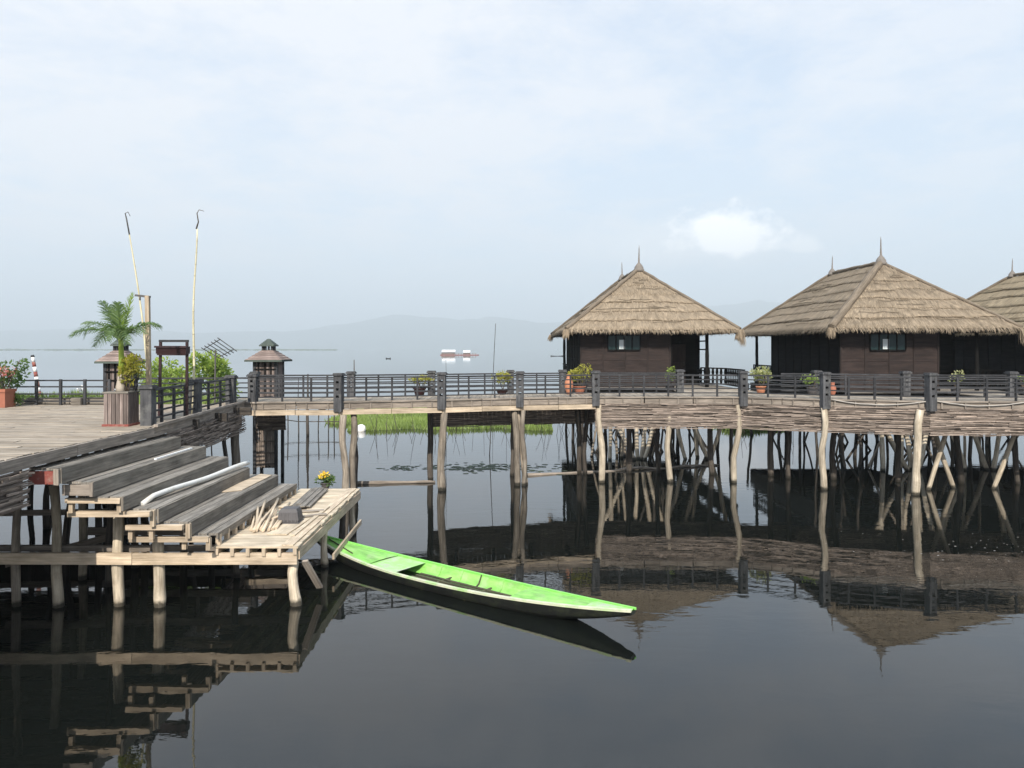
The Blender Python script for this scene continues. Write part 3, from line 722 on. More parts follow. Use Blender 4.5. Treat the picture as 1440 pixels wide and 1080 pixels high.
# far fence
fx = [-19.0, -17.4, -16.2, -15.12, -14.35, -13.58, -12.8]
b = MB()
for z_ in (3.32, 3.55, 3.78, 3.98): b.beam((-19, 24.45, z_), (-12.8, 24.45, z_ + .0), .05, .045)
b.build('railing_panel', M['rail'], te)
for x_ in fx:
    b = MB(); b.beam((x_, 24.42, ZD), (x_, 24.42, 4.02), .075, .075, up=(0, 1, 0)); b.build('railing_post', M['rail'], te)
rail_panel(te, (-12.8, 25.5), (-9.6, 25.9), h=.8)
b = MB()
for x0, x1 in ((-20, -17.5), (-17.48, -14.2), (-14.18, -12.3)): b.box((x0, 24.62, ZD), (x1, 24.72, ZD + .2 + rnd(0, .03)))
b.box((-13.95, 24.3, ZD), (-13.65, 24.55, ZD + .22), t=0.)
b.build('kerb', M['riser'], te)
for j in range(3, 7):
    for i in range(6):
        y_ = 7 + j * 2.9 + rnd(-.4, .4); x_ = -8.75 - i * 2.1 + rnd(-.4, .4)
        pile(te, (x_, y_), (x_ + rnd(-.25, .25), y_, 2.95), rnd(.065, .10), 'darkpile', wob=.2)
for px, Y_, z_ in ((22, 14.9, 2.3),):
    pile(te, (X(px, Y_), Y_), (X(px + 3, Y_), Y_, z_ + .6), .085, 'greypile', t=.3)
pile(te, (X(118, 24.2), 24.2), (X(120, 24.2), 24.2, 2.9), .11, 'darkpile')
for a, c in (((-10.3, 15.6, .62), (-8.6, 16.6, .95)), ((-14, 19, .9), (-9, 19.4, .9))):
    b = MB(); b.beam(a, c, .05, .14); b.build('brace', M['fascia'], te)
# ------------------------------------------------------------------ landing stage with steps
st = thing('landing_stage', 'wooden landing stage of grey steps leading down to a low pale platform', 'landing stage', (-6, 17, 0))
steps = [(-8.42, -7.90, 13.4, 18.25, 2.91), (-8.05, -7.50, 13.7, 18.75, 2.62), (-7.70, -7.05, 13.85, 19.0, 2.33),
         (-7.20, -6.57, 14.2, 19.15, 2.04), (-6.75, -6.06, 14.4, 19.8, 1.75), (-6.30, -5.66, 14.7, 20.1, 1.46)]
for i, (xl, xr, y0, y1, z_) in enumerate(steps):
    b = MB(); n = 3 if i < 3 else 4; w = (xr - xl) / n
    for k in range(n):
        zz = z_ + rnd(-.006, .006); b.box((xl + k * w + .006, y0 + rnd(-.035, .03), zz - .04), (xl + (k + 1) * w - .006, y1 + rnd(-.05, .05), zz))
    o = b.build('step', M['tread'], st)
    b = MB(); b.box((xr - .002, y0 + .01, z_ - (.27 if i < 5 else .12)), (xr + .032, y1, z_ - .008 + rnd(-.01, .01)))
    b.build('riser', M['riser'], o)
    if i == 5:
        b = MB()
        for k in range(13): yk = y0 + .1 + k * .43; b.box((xr - .05, yk, 1.21), (xr + .03, yk + .09, z_ - .045))
        b.build_each('short_post', M['pale'], st)
b = MB(); b.box((-8.42, 13.36, 2.63), (-7.98, 13.40, 2.86), t=.5); tag(b.build('end_board', M['red'], st), 'end board painted faded red')
b = MB(); b.box((-7.97, 13.34, 2.62), (-7.885, 13.395, 2.90), t=.8); b.box((-8.0, 13.66, 2.38), (-7.50, 13.695, 2.575), t=.7)
b.box((-7.52, 13.66, 2.36), (-7.46, 13.70, 2.61), t=.6)
b.build_each('end_board', M['fascia'], st)
b = MB()      # bearers seen end-on below the steps
for x0, x1, y_, z0, h_ in ((-8.05, -7.06, 13.82, 2.21, .09), (-8.1, -6.6, 13.98, 1.93, .10), (-7.15, -6.1, 14.2, 1.64, .09), (-7.2, -5.7, 14.42, 1.36, .10)):
    b.box((x0, y_, z0), (x1, y_ + .1, z0 + h_))
for y_ in (16.3, 18.0):
    for x0, x1, z_ in ((-8.3, -7.5, 2.5), (-8.2, -7.06, 2.2), (-7.9, -6.6, 1.92), (-7.4, -6.1, 1.63), (-7.0, -5.7, 1.35)): b.box((x0, y_, z_ - .1), (x1, y_ + .1, z_))
b.build_each('bearer', M['pale'], st)
b = MB()
for x0, y_, z0, z1 in ((-7.98, 13.88, 2.02, 2.22), (-7.12, 13.9, 2.03, 2.21), (-6.7, 14.25, 1.45, 1.65), (-7.1, 14.28, 1.45, 1.65), (-6.2, 14.5, 1.2, 1.37), (-5.72, 14.45, 1.2, 1.43), (-6.62, 14.12, 1.72, 2.02), (-6.05, 14.33, 1.45, 1.72)):
    b.box((x0 - .04, y_, z0), (x0 + .04, y_ + .08, z1))
b.build_each('short_post', M['pale'], st)
# long front beam, second beam behind it, joists, platform boards
b = MB(); b.beam((-10.6, 14.78, .965), (-7.3, 14.78, .955), .09, .215); b.beam((-7.29, 14.78, .955), (-4.13, 14.78, .96), .09, .215, t=.8)
b.build_each('front_beam', M['pale'], st)
b = MB(); b.beam((-10.4, 15.15, 1.06), (-5.75, 15.15, 1.06), .08, .12)
for y_ in (16.9, 18.8, 20.5): b.beam((-9.5, y_, .98), (-4.2, y_, .98), .1, .16)
b.build_each('cross_beam', M['fascia'], st)
b = MB()
for k in range(6): x_ = -5.66 + k * .300; b.box((x_ - .035, 14.70, 1.02 if k % 5 else 1.05), (x_ + .035, 20.75, 1.165))
b.build_each('joist', M['pale'], st)
b = MB(); planks(b, -5.72, -4.1, 14.72, 20.8, 1.205, th=.035, w=.30, along='x', lmax=3)
b.build('platform_deck', M['pale_deck'], st)
b = MB(); b.beam((-4.13, 14.83, 1.03), (-4.13, 17.8, 1.03), .06, .20); b.beam((-4.13, 17.81, 1.03), (-4.13, 20.8, 1.03), .06, .20)
b.box((-4.42, 14.74, 1.21), (-4.2, 20.7, 1.235), t=.9)
b.build_each('side_beam', M['pale'], st)
fp = [(83, 76, 14.88, 2.35, .10, 0.), (170, 167, 14.92, 1.86, .11, .7), (226, 222, 14.92, 1.3, .115, .8), (419, 413, 14.92, .86, .115, 1.)]
for px, px2, Y_, zt, r, t_ in fp: pile(st, (X(px, Y_), Y_), (X(px2, Y_), Y_, zt), r, 'pile', wob=.10, t=t_)
for px, Y_, zt, r in ((116, 16.6, 2.1, .085), (333, 16.8, 1.0, .07), (459, 17.6, 1.0, .085), (484, 19.6, 1.0, .09), (497, 20.7, 1.0, .085), (260, 18.5, 1.6, .09), (190, 17.5, 2, .09), (300, 19.8, 1.5, .09), (356, 20.4, 1.1, .09), (140, 19, 2.6, .09)):
    pile(st, (X(px, Y_), Y_), (X(px - 2, Y_), Y_, zt), r, 'pile' if px in (116, 459, 497) else 'darkpile', wob=.08)
b = MB(); b.beam((-3.98, 17.1, .36), (-3.98, 20.2, .44), .05, .12); b.build('side_rail', M['pale'], st)
b = MB(); b.beam((-4.05, 15.0, .85), (-3.88, 15.5, .18), .05, .13, up=(1, 0, 0)); b.build('brace', M['fascia'], st)
# things lying on the stage
b = MB(); pts = []
for i in range(19):
    k = i / 18; pts.append((-6.97 + .36 * k, 14.62 + 4.6 * k, 2.135 + .015 * math.sin(k * 9)))
pts[0] = (-7.0, 14.5, 2.05)
b.tube(pts, .052, 12, t=.5); tag(b.build('pipe', M['pvc'], None, pts[0]), 'long white plastic pipe lying along the fourth grey step', 'pipe')
b = MB(); b.beam((-7.62, 16.4, 2.635), (-7.6, 18.2, 2.635), .05, .03); tag(b.build('batten', M['white'], None, (-7.6, 16.4, 2.62)), 'short white batten lying at the back of the second grey step', 'batten')
b = MB(); z_ = 1.775
b.poly([(-6.62, 17.25, z_), (-6.16, 17.5, z_), (-6.1, 19.5, z_ + .01), (-6.45, 19.7, z_ + .01)], t=.6)
b.poly([(-6.62, 17.25, z_ - .018), (-6.16, 17.5, z_ - .018), (-6.16, 17.5, z_), (-6.62, 17.25, z_)], t=.0)
b.poly([(-6.16, 17.5, z_ - .018), (-6.1, 19.5, z_ - .01), (-6.1, 19.5, z_ + .01), (-6.16, 17.5, z_)], t=.0)
tag(b.build('plywood_sheet', M['pale'], None, (-6.4, 18, z_)), 'thin tan plywood sheet lying flat on the fifth grey step', 'plywood')
for k, (xa, ya, xb, yb, zb_) in enumerate([(-5.30, 15.75, -5.62, 17.5, 1.53), (-5.26, 15.8, -5.45, 17.7, 1.42), (-5.12, 15.8, -5.42, 17.8, 1.52), (-5.04, 15.95, -5.34, 17.5, 1.36), (-4.96, 15.9, -5.18, 17.9, 1.40), (-4.92, 15.98, -5.06, 17.75, 1.34), (-5.2, 15.9, -5.5, 17.2, 1.32), (-5.36, 16.1, -5.62, 17.0, 1.50), (-5.45, 16.3, -4.98, 16.9, 1.36), (-5.02, 15.85, -5.24, 17.2, 1.30), (-5.4, 15.9, -5.6, 16.7, 1.34)]):
    b = MB(); b.log((xa, ya, 1.255), (xb, yb, zb_),   .034, .026, wob=.04, n=7, seg=4, t=rnd(.5, 1)); tag(b.build('stick', M['pale'], None, (xa, ya, 1.24)), 'pale barked stick in the loose pile beside the lowest step', 'stick', 'sticks piled on the landing stage')
b = MB(); cx_, cy_ = -4.82, 16.7
prof_ = [(0, .215), (.06, .225), (.22, .20), (.29, .17), (.31, .10)]
for (z0_, w0_), (z1_, w1_) in zip(prof_, prof_[1:]):
    q0 = [(cx_ + sx * w0_, cy_ + sy * w0_ * .85, 1.245 + z0_) for sx, sy in ((-1, -1), (1, -1), (1, 1), (-1, 1))]
    q1 = [(cx_ + sx * w1_, cy_ + sy * w1_ * .85, 1.245 + z1_) for sx, sy in ((-1, -1), (1, -1), (1, 1), (-1, 1))]
    for i_ in range(4): b.poly([q0[i_], q0[(i_ + 1) % 4], q1[(i_ + 1) % 4], q1[i_]], t=rnd(.3, .6))
b.poly(q1, t=.7)
b.box((cx_ - .24, cy_ - .21, 1.215), (cx_ + .24, cy_ + .21, 1.25), t=.6)
for k in range(5): b.beam((cx_ - .17 + k * .085, cy_ - .192, 1.26), (cx_ - .15 + k * .075, cy_ - .172, 1.46), .022, .02, up=(0, 1, 0), t=.9)
tag(b.build('basket', M['grey'], None, (cx_, cy_, 1.21)), 'upturned dark grey basket beside the stick pile on the low platform', 'basket')
for k, (x_, y0, y1, w, z_, mt, lab) in enumerate([(-5.16, 18.2, 20.5, .14, 1.262, 'tread', 'grey'), (-5.0, 18.05, 20.6, .15, 1.262, 'tread', 'grey'), (-4.84, 18.15, 20.45, .14, 1.262, 'tread', 'grey'), (-5.08, 18.3, 20.4, .13, 1.292, 'tread', 'grey'), (-4.92, 18.0, 20.3, .13, 1.292, 'tread', 'grey')]):
    b = MB(); b.beam((x_, y0, z_), (x_ - .12, y1, z_), w, .026, t=rnd(0, .5))
    tag(b.build('board', M['tread'], None, (x_, y0, z_)), 'grey weathered board in the stack at the far end of the low platform', 'board', 'grey boards stacked on the landing stage')
for a, c, w, lab in (((-4.78, 15.6, 1.222), (-4.62, 17.9, 1.222), .42, 'wide pale plywood offcut under the basket on the low platform'), ((-4.40, 15.4, 1.252), (-4.36, 18.2, 1.252), .09, 'long narrow pale plank along the outer edge of the low platform'), ((-5.45, 18.2, 1.235), (-5.0, 20.3, 1.235), .22, 'pale plank lying askew beside the stack of grey boards'), ((-4.75, 17.0, 1.27), (-4.2, 17.35, 1.27), .09, 'short brown plank laid crosswise right of the basket'), ((-4.9, 17.6, 1.262), (-4.35, 17.75, 1.262), .12, 'short brown plank laid crosswise near the grey board stack')):
    b = MB(); b.beam(a, c, w, .022, t=rnd(.5, 1)); tag(b.build('plank', M['pale_deck'] if 'brown' not in lab else M['fascia'], None, a), lab, 'plank')
# ------------------------------------------------------------------ boat
bo = thing('canoe', 'long narrow lime green wooden canoe moored at the landing stage', 'canoe', (-1.2, 16.1, 0))
Sn, Bw = Vector((-4.85, 18.85, 0)), Vector((2.12, 13.42, 0)); ax = (Bw - Sn); BL = ax.length; ax.normalize(); sdv = Vector((ax.y, -ax.x, 0))   # sdv points to the near side
def hull(s_):
    k = abs(s_ - .44) / (.44 if s_ < .44 else .56)
    w = .47 * (1 - k ** 2.1) + .085
    zg = .20 + .22 * k ** 2.2; zb = -.10 + .45 * (max(0, k - .35) / .65) ** 2.2
    return w, zg, min(zb, zg - .06)
NS = 60
def sect(s_, inner):
    w, zg, zb = hull(s_); c = Sn + ax * (BL * s_)
    if inner: w2 = w - .035; zf = min(zb + .06, zg - .02); pts = [(-w2, zg + .001), (-w2 * .82, zf + (zg - zf) * .35), (-w2 * .5, zf), (w2 * .5, zf), (w2 * .82, zf + (zg - zf) * .35), (w2, zg + .001)]
    else: pts = [(-w, zg), (-w * .9, zb + (zg - zb) * .4), (-w * .55, zb), (w * .55, zb), (w * .9, zb + (zg - zb) * .4), (w, zg)]
    return [c + sdv * q[0] + Vector((0, 0, q[1])) for q in pts]
def loft(b, f, s0, s1, cols=None, n=NS):
    base = len(b.v); m_ = len(f(s0))
    for i in range(n + 1): b.v += [tuple(q) for q in f(s0 + (s1 - s0) * i / n)]
    for i in range(n):
        for j in range(m_ - 1):
            if cols and j not in cols: continue
            q = base + i * m_ + j; b.face([q, q + 1, q + m_ + 1, q + m_], [(i * .145, j * .2 + .05), (i * .145, j * .2 + .25), (i * .145 + .145, j * .2 + .25), (i * .145 + .145, j * .2 + .05)], .5, True)
    return base, m_
b = MB(); base, m_ = loft(b, lambda s_: sect(s_, False), 0, 1)
b.face(list(range(base, base + m_)), [(0, 0)] * m_, .5); b.face(list(range(base + NS * m_, base + NS * m_ + m_))[::-1], [(0, 0)] * m_, .5)
hl = b.build('hull', M['hull_dark'], bo)
b = MB(); loft(b, lambda s_: sect(s_, True), .02, .98, cols=(0, 1, 3, 4)); b.build('inner_planking', M['boat_paint'], bo)
b = MB(); loft(b, lambda s_: sect(s_, True), .02, .98, cols=(2,)); b.build('floor', M['bilge'], bo)
for side, mt in ((1, 'gunwale'), (-1, 'hull_green')):
    b = MB()
    for i in range(NS):
        P = []
        for s_ in (i / NS, (i + 1) / NS):
            w, zg, zb = hull(s_); P.append(Sn + ax * (BL * s_) + sdv * (side * (w - .012)) + Vector((0, 0, zg + .012)))
        b.beam(P[0], P[1], .075 if side > 0 else .055, .04, t=.5 + .4 * noise.noise(Vector((i * .5, side, 0))))
    b.build('gunwale', M[mt], bo)
def deckf(s_):
    w, zg, zb = hull(s_); w -= .03; c = Sn + ax * (BL * s_); return [c + sdv * q + Vector((0, 0, zg + z_)) for q, z_ in ((-w, .008), (-w * .5, .022), (0, .03), (w * .5, .022), (w, .008))]
b = MB(); loft(b, deckf, 0.0, .28, n=24); b.build('stern_deck', M['boat_paint'], bo)
b = MB(); loft(b, deckf, .72, .90, n=20); b.build('bow_deck', M['boat_paint'], bo)
b = MB(); loft(b, deckf, .90, 1.0, n=8); b.build('bow_tip', M['hull_worn'], bo)
b = MB(); w = hull(.22)[0]
def bd(s_):
    w, zg, zb = hull(s_); w -= .05; c = Sn + ax * (BL * s_); return [c + sdv * q + Vector((0, 0, zg - .005)) for q in (-w, 0, w)]
loft(b, bd, .275, .375, n=8); tag(b.build('seat_board', M['hull_worn'], bo), 'pale worn seat board near the stern')
for s_ in (.47, .60):
    w, zg, zb = hull(s_); c = Sn + ax * (BL * s_)
    b = MB(); b.beam(c - sdv * (w - .06) + Vector((0, 0, zb + .13)), c + sdv * (w - .06) + Vector((0, 0, zb + .13)), .05, .04, t=.7)
    b.build('thwart', M['bilge'] if s_ != .52 else M['hull_worn'], bo)
for s_ in (.43, .50, .56, .63, .69):
    P_ = sect(s_, True); b = MB(); up_ = Vector((0, 0, .012))
    for p0_, p1_ in zip(P_[:3], P_[1:3]): b.beam(p0_ + up_, p1_ + up_, .03, .02, t=.2)
    b.build('rib', M['boat_paint' if s_ != .56 else 'bilge'], bo)
for k, dd in enumerate((-.2, -.06, .08, .2)):
    c0 = Sn + ax * (BL * .39) + sdv * dd; c1 = Sn + ax * (BL * .68) + sdv * dd
    b = MB(); b.beam(c0 + Vector((0, 0, .05)), c1 + Vector((0, 0, .05)), .05, .03, t=rnd(0, 1)); b.build('floor_slat', M['bilge'], bo)
b = MB(); c = Sn + ax * (BL * .10); w, zg, zb = hull(.1)
b.beam(Sn + ax * (BL * .06) - sdv * .02 + Vector((0, 0, hull(.06)[1] + .045)), Sn + ax * (BL * .19) + sdv * .22 + Vector((0, 0, hull(.19)[1] + .03)), .02, .02); b.build('deck_batten', M['bilge'], bo)
# ------------------------------------------------------------------ lantern towers
def tower(cx, cy, base, s, label, panel):
    t = thing('lantern_tower', label, 'tower', (cx, cy, base), 'small roofed lantern towers')
    w = .55 * s; zt = 4.55
    b = MB(); n = 9
    for (ax_, ay_), (bx, by) in (((-w, -w), (w, -w)), ((w, -w), (w, w)), ((w, w), (-w, w)), ((-w, w), (-w, -w))):
        for k in range(n):
            s0, s1 = k / n, (k + 1) / n; p = Vector((ax_ + (bx - ax_) * (s0 + s1) / 2, ay_ + (by - ay_) * (s0 + s1) / 2, 0)) + Vector((cx, cy, 0))
            d = Vector((bx - ax_, by - ay_, 0)).normalized(); b.beam(p + Vector((0, 0, 2.7 if base < 1 else base)), p + Vector((0, 0, zt)), 2 * w / n - .008, .04, up=d.cross(Vector((0, 0, 1))))
    b.build('wall', M['towerwall'], t)
    for sx in (-1, 1):
        for sy in (-1, 1):
            b = MB(); b.beam((cx + sx * w, cy + sy * w, -.4 if base < 1 else base), (cx + sx * w, cy + sy * w, zt + .02), .11, .11, up=(0, 1, 0)); b.build('corner_post', M['rail'], t)
    b = MB()
    for z_ in (3.9, 4.2): b.beam((cx - w, cy - w - .06, z_), (cx + w, cy - w - .06, z_), .03, .04)
    for x_ in (-.6, .0, .55): b.beam((cx + w * x_, cy - w - .05, 3.3), (cx + w * x_, cy - w - .05, zt), .05, .03, up=(0, 1, 0))
    b.build('batten', M['frame'], t)
    def hip(z0, z1, w0, w1, mat, name, parent, lip=.07):
        b = MB(); q0 = [Vector((cx + sx * w0, cy + sy * w0, z0)) for sx, sy in ((-1, -1), (1, -1), (1, 1), (-1, 1))]
        q1 = [Vector((cx + sx * w1, cy + sy * w1, z1)) for sx, sy in ((-1, -1), (1, -1), (1, 1), (-1, 1))]
        for i in range(4):
            j = (i + 1) % 4; nc = 5
            for k in range(nc):
                a, a2 = k / nc, (k + 1) / nc; up = Vector((0, 0, .02))
                b.poly([q0[i].lerp(q1[i], a) + up, q0[j].lerp(q1[j], a) + up, q0[j].lerp(q1[j], a2), q0[i].lerp(q1[i], a2)], [(0, 0), (1.8, 0), (1.8, .2), (0, .2)])
                b.poly([q0[i].lerp(q1[i], a) + up, q0[i].lerp(q1[i], a), q0[j].lerp(q1[j], a), q0[j].lerp(q1[j], a) + up])
        b.poly(q0[::-1]); b.poly(q1)
        o = b.build(name, M[mat], parent)
        b = MB()
        for i in range(4): b.beam(q0[i] + Vector((0, 0, -.03)), q0[(i + 1) % 4] + Vector((0, 0, -.03)), .06, lip)
        b.build('eave_board', M['slate'], o); return o
    rf = hip(4.55, 4.93, .92 * s, .28 * s, 'shingle', 'roof', t)
    b = MB()
    for sx in (-1, -.33, .33, 1):
        for sy in (-1, 1): b.beam((cx + sx * .24 * s, cy + sy * .24 * s, 4.9), (cx + sx * .24 * s, cy + sy * .24 * s, 5.15), .06, .06, up=(0, 1, 0))
    for sy in (-.33, .33):
        for sx in (-1, 1): b.beam((cx + sx * .24 * s, cy + sy * .24 * s, 4.9), (cx + sx * .24 * s, cy + sy * .24 * s, 5.15), .06, .06, up=(0, 1, 0))
    b.build('lantern', M['rail'], t)
    hip(5.14, 5.38, .36 * s, .03, 'slate', 'cupola_roof', t, .05)
    if base < 1:
        b = MB(); rr = random.Random(3)
        for x_ in range(26):
            xx = cx - w + .06 + (2 * w - .12) * x_ / 25; b.beam((xx, cy - w + .02, .35 + rnd(0, .1)), (xx + rnd(-.03, .03), cy - w + .02, 2.75), .03, .02, up=(0, 1, 0))
        for z_ in (.5, .95, 1.4, 1.85, 2.3, 2.65): b.beam((cx - w, cy - w - .0, z_), (cx + w, cy - w, z_ + rnd(-.02, .02)), .03, .05, t=.1)
        b.build('bamboo_screen', M['mat'], t)
        b = MB(); b.beam((cx, cy + .1, .3), (cx, cy + .1, 2.6), 1.1 * w, .9 * w, up=(0, 1, 0), t=.3); b.build('core', M['matdark'], t)
    return t
tower(X(378, 30.3), 30.3, 0., .76, 'small roofed wooden tower rising from the water behind the start of the footbridge', True)
tower(X(170, 26.9), 26.9, 0.5, .64, 'small roofed wooden tower behind the potted palm', True)
# ------------------------------------------------------------------ plants
def clump(b, c, rad, n, size, squash=1., up=.3):
    c = Vector(c)
    subs = [(c + Vector((rnd(-.6, .6) * rad[0], rnd(-.6, .6) * rad[1], rnd(-.55, .6) * rad[2])), rnd(.3, .55)) for _ in range(9)]
    for _ in range(n):
        sc, sr = random.choice(subs); v = Vector((random.gauss(0, 1), random.gauss(0, 1), random.gauss(0, 1))).normalized() * (rnd(.4, 1) ** .5)
        p = sc + Vector((v.x * rad[0], v.y * rad[1], v.z * rad[2])) * sr
        d = (v + Vector((rnd(-.7, .7), rnd(-.7, .7), rnd(-.4, .7) + up))).normalized() * size * rnd(.6, 1.3)
        side = d.cross(Vector((rnd(-1, 1), rnd(-1, 1), rnd(-1, 1)))).normalized()
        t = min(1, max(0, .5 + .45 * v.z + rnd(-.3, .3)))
        b.blade(p, d, side, size * rnd(.35, .6), t, Vector((0, 0, -size * .25)), tip=.2)
def pot_mesh(c, r, h, flare=1.25, n=14):
    b = MB(); c = Vector(c); zs = ((0, r * .8), (h * .5, r), (h * .86, r * flare * .9), (h * .88, r * flare), (h, r * flare), (h, r * flare * .85), (h * .8, r * .7))
    b.tube([c + Vector((0, 0, z_)) for z_, _ in zs], [q for _, q in zs], n, t=.5); return b
def potted(name, px, Y_, ztop, wpx, leafm, potm, label, pr=.17, ph=.3, z0=ZD, stem=True, cat='potted plant', n=420, group=None, size=.075):
    x_ = X(px, Y_); o = thing(name, label, cat, (x_, Y_, z0), group)
    pot_mesh((x_, Y_, z0), pr, ph).build('pot', M[potm], o)
    r = wpx / 1080 * Y_ / 2; hh = ztop - z0 - ph; cz = z0 + ph + hh * .62
    b = MB()
    for k in range(5): b.log((x_ + rnd(-.05, .05), Y_ + rnd(-.05, .05), z0 + ph * .7), (x_ + rnd(-.6, .6) * r, Y_ + rnd(-.5, .5) * r, cz + rnd(-.1, .2) * hh), .018, .008, seg=4, n=5, wob=.08)
    b.build('stem', M['bark'], o)
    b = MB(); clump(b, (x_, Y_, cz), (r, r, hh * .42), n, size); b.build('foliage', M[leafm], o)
    return o
potted('potted_shrub', 590, 29.0, 3.98, 38, 'olive', 'darkred', 'round yellow green shrub behind the railing, leftmost on the footbridge', pr=.2)
potted('potted_shrub', 706, 30.0, 4.15, 30, 'olive', 'darkred', 'yellow green shrub in a dark red pot, nearest left of the leftmost house', pr=.2, ph=.2)
potted('potted_shrub', 815, 30.5, 4.35, 36, 'olive', 'terra', 'tall yellow green shrub before the front wall of the leftmost house', pr=.2, n=560)
potted('potted_shrub', 942, 31.5, 4.25, 16, 'bush', 'grey', 'slim green plant by the railing pillar near the door of the leftmost house', n=160)
potted('potted_shrub', 1070, 30.6, 4.25, 34, 'varleaf', 'orange', 'pale variegated plant in an orange pot between the two nearer houses', n=380, size=.11)
potted('potted_shrub', 1142, 29.6, 3.95, 30, 'bush', 'grey', 'low green plant behind the railing below the corner of the middle house', n=240)
potted('potted_shrub', 1344, 30.0, 4.1, 26, 'varleaf', 'grey', 'sparse pale plant behind the railing at the right end of the middle house', n=110, size=.1)
potted('potted_shrub', 1438, 29.6, 3.95, 16, 'bush', 'grey', 'small green plant at the right edge of the picture behind the railing', n=140)
# orange urn beside shrub, red pot
def urn(x_, y_, r, h, label, mt='orange'):
    b = MB(); zs = [(0, .5), (.1, .62), (.35, 1.), (.6, .95), (.8, .6), (.88, .5), (.95, .62), (1., .62)]
    b.tube([(x_, y_, ZD + z_ * h) for z_, _ in zs], [q * r for _, q in zs], 16, t=.5); tag(b.build('urn', M[mt], None, (x_, y_, ZD)), label, 'urn')
urn(X(800, 30.2), 30.2, .17, .78, 'tall orange glazed urn left of the shrub at the leftmost house')
urn(X(1171, 29.3), 29.3, .13, .5, 'small red brown urn behind the second pillar right of the house gap', 'terra')
# left corner planter
o = thing('flower_planter', 'terracotta box of pink flowers and green shrubs at the left edge of the terrace', 'planter', (-16.2, 23.6, ZD))
b = MB(); x0 = X(-14, 23.5); b.box((x0, 23.3, ZD), (X(13, 23.5), 23.8, ZD + .55)); b.box((x0 - .02, 23.27, ZD + .47), (X(14, 23.5), 23.83, ZD + .56)); b.build('box', M['terra'], o)
b = MB(); clump(b, (X(6, 23.6), 23.6, 4.15), (.55, .4, .5), 420, .1); clump(b, (X(27, 23.6), 23.7, 4.35), (.28, .3, .45), 160, .09); b.build('foliage', M['darkleaf'], o)
b = MB(); clump(b, (X(5, 23.5), 23.45, 4.28), (.4, .3, .22), 120, .08); b.build('blossom', M['pink'], o)
b = MB()
for k in range(8): b.log((X(8, 23.6) + rnd(-.2, .2), 23.6, 3.7), (X(14, 23.6) + rnd(-.5, .5), 23.6, 4.6 + rnd(-.2, .2)), .015, .006, seg=4, n=5)
b.build('stem', M['bark'], o)
b = MB(); clump(b, (X(22, 23.9), 23.9, ZD + .18), (.35, .25, .2), 200, .09); tag(b.build('low_plant', M['darkleaf'], None, (X(22, 23.9), 23.9, ZD)), 'low leafy plant on the deck just right of the terracotta box', 'plant')
b = MB(); clump(b, (-8.75, 12.6, 3.5), (.12, .15, .16), 60, .12); 
# grass bed along the far terrace edge
b = MB()
for _ in range(3800):
    x_ = rnd(-17.5, -9.8); p = Vector((x_, rnd(24.76, 25.6), ZD - .02)); hgt = rnd(.15, .42) * (1 + .4 * noise.noise(Vector((x_ * 1.3, 0, 0))))
    if x_ > -12.4: hgt *= .7
    b.blade(p, Vector((rnd(-.12, .12), rnd(-.1, .1), hgt)), Vector((1, 0, 0)), .025, rnd(0, 1))
tag(b.build('bed_grass', M['grass'], None, (-14, 25.1, ZD)), 'strip of bright grass behind the far terrace fence', 'grass', kind='stuff')
for x_, lab in ((-14.0, 'white flower cluster in the grass left of the tower, the left one'), (-12.75, 'white flower cluster in the grass close to the tower')):
    b = MB(); clump(b, (x_, 24.9, 3.68), (.16, .16, .12), 70, .06); tag(b.build('white_flowers', M['white'], None, (x_, 24.9, ZD)), lab, 'flowers')
# bushes behind the railing
for px, Y_, w, zt, n, lab in ((232, 27.3, 84, 4.62, 1500, 'bright green bush seen between the legs of the red trough stand'), (300, 27.6, 66, 4.95, 1700, 'large bright green bush behind the tall bamboo pole'), (318, 29.5, 30, 4.15, 260, 'small low bush between the large bush and the tower'), (205, 26.6, 34, 4.2, 400, 'yellowish bush behind the lamp post')):
    x_ = X(px, Y_); o = thing('bush', lab, 'bush', (x_, Y_, 2.6)); r = w / 1080 * Y_ / 2
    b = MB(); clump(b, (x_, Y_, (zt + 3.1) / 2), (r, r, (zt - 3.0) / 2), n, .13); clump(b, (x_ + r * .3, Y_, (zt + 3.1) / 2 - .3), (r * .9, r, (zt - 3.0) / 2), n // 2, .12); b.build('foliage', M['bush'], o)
    b = MB()
    for k in range(6): b.log((x_ + rnd(-.2, .2), Y_, 0 if k == 0 else 2.6), (x_ + rnd(-.7, .7) * r, Y_ + rnd(-.3, .3), zt - .5), .03, .01, seg=5, n=5, wob=.1)
    b.build('stem', M['bark'], o)
# palm in a slatted planter
px_, Yp = 171, 17.95; xp = X(px_, Yp)
o = thing('planter_box', 'slatted wooden planter box with a red base holding the palm', 'planter', (xp, Yp, ZD))
b = MB(); w = .265
for i in range(4):
    d = [Vector((1, 0, 0)), Vector((0, 1, 0)), Vector((-1, 0, 0)), Vector((0, -1, 0))][i]; nn = Vector((d.y, -d.x, 0)); c = Vector((xp, Yp, 0)) + nn * w
    for k in range(6):
        p = c + d * (-w + (k + .5) * 2 * w / 6); b.beam(p + Vector((0, 0, ZD + .05)), p + Vector((0, 0, ZD + .78 + rnd(-.01, .01))), .074, .03, up=nn)
b.build('slats', M['towerwall'], o)
b = MB(); b.box((xp - w - .04, Yp - w - .04, ZD), (xp + w + .04, Yp + w + .04, ZD + .055)); b.build('base', M['red'], o)
b = MB(); b.box((xp - w - .03, Yp - w - .03, ZD + .765), (xp + w + .03, Yp + w + .03, ZD + .80)); b.box((xp - w + .03, Yp - w + .03, ZD + .1), (xp + w - .03, Yp + w - .03, ZD + .764)); b.build('rim', M['tread'], o)
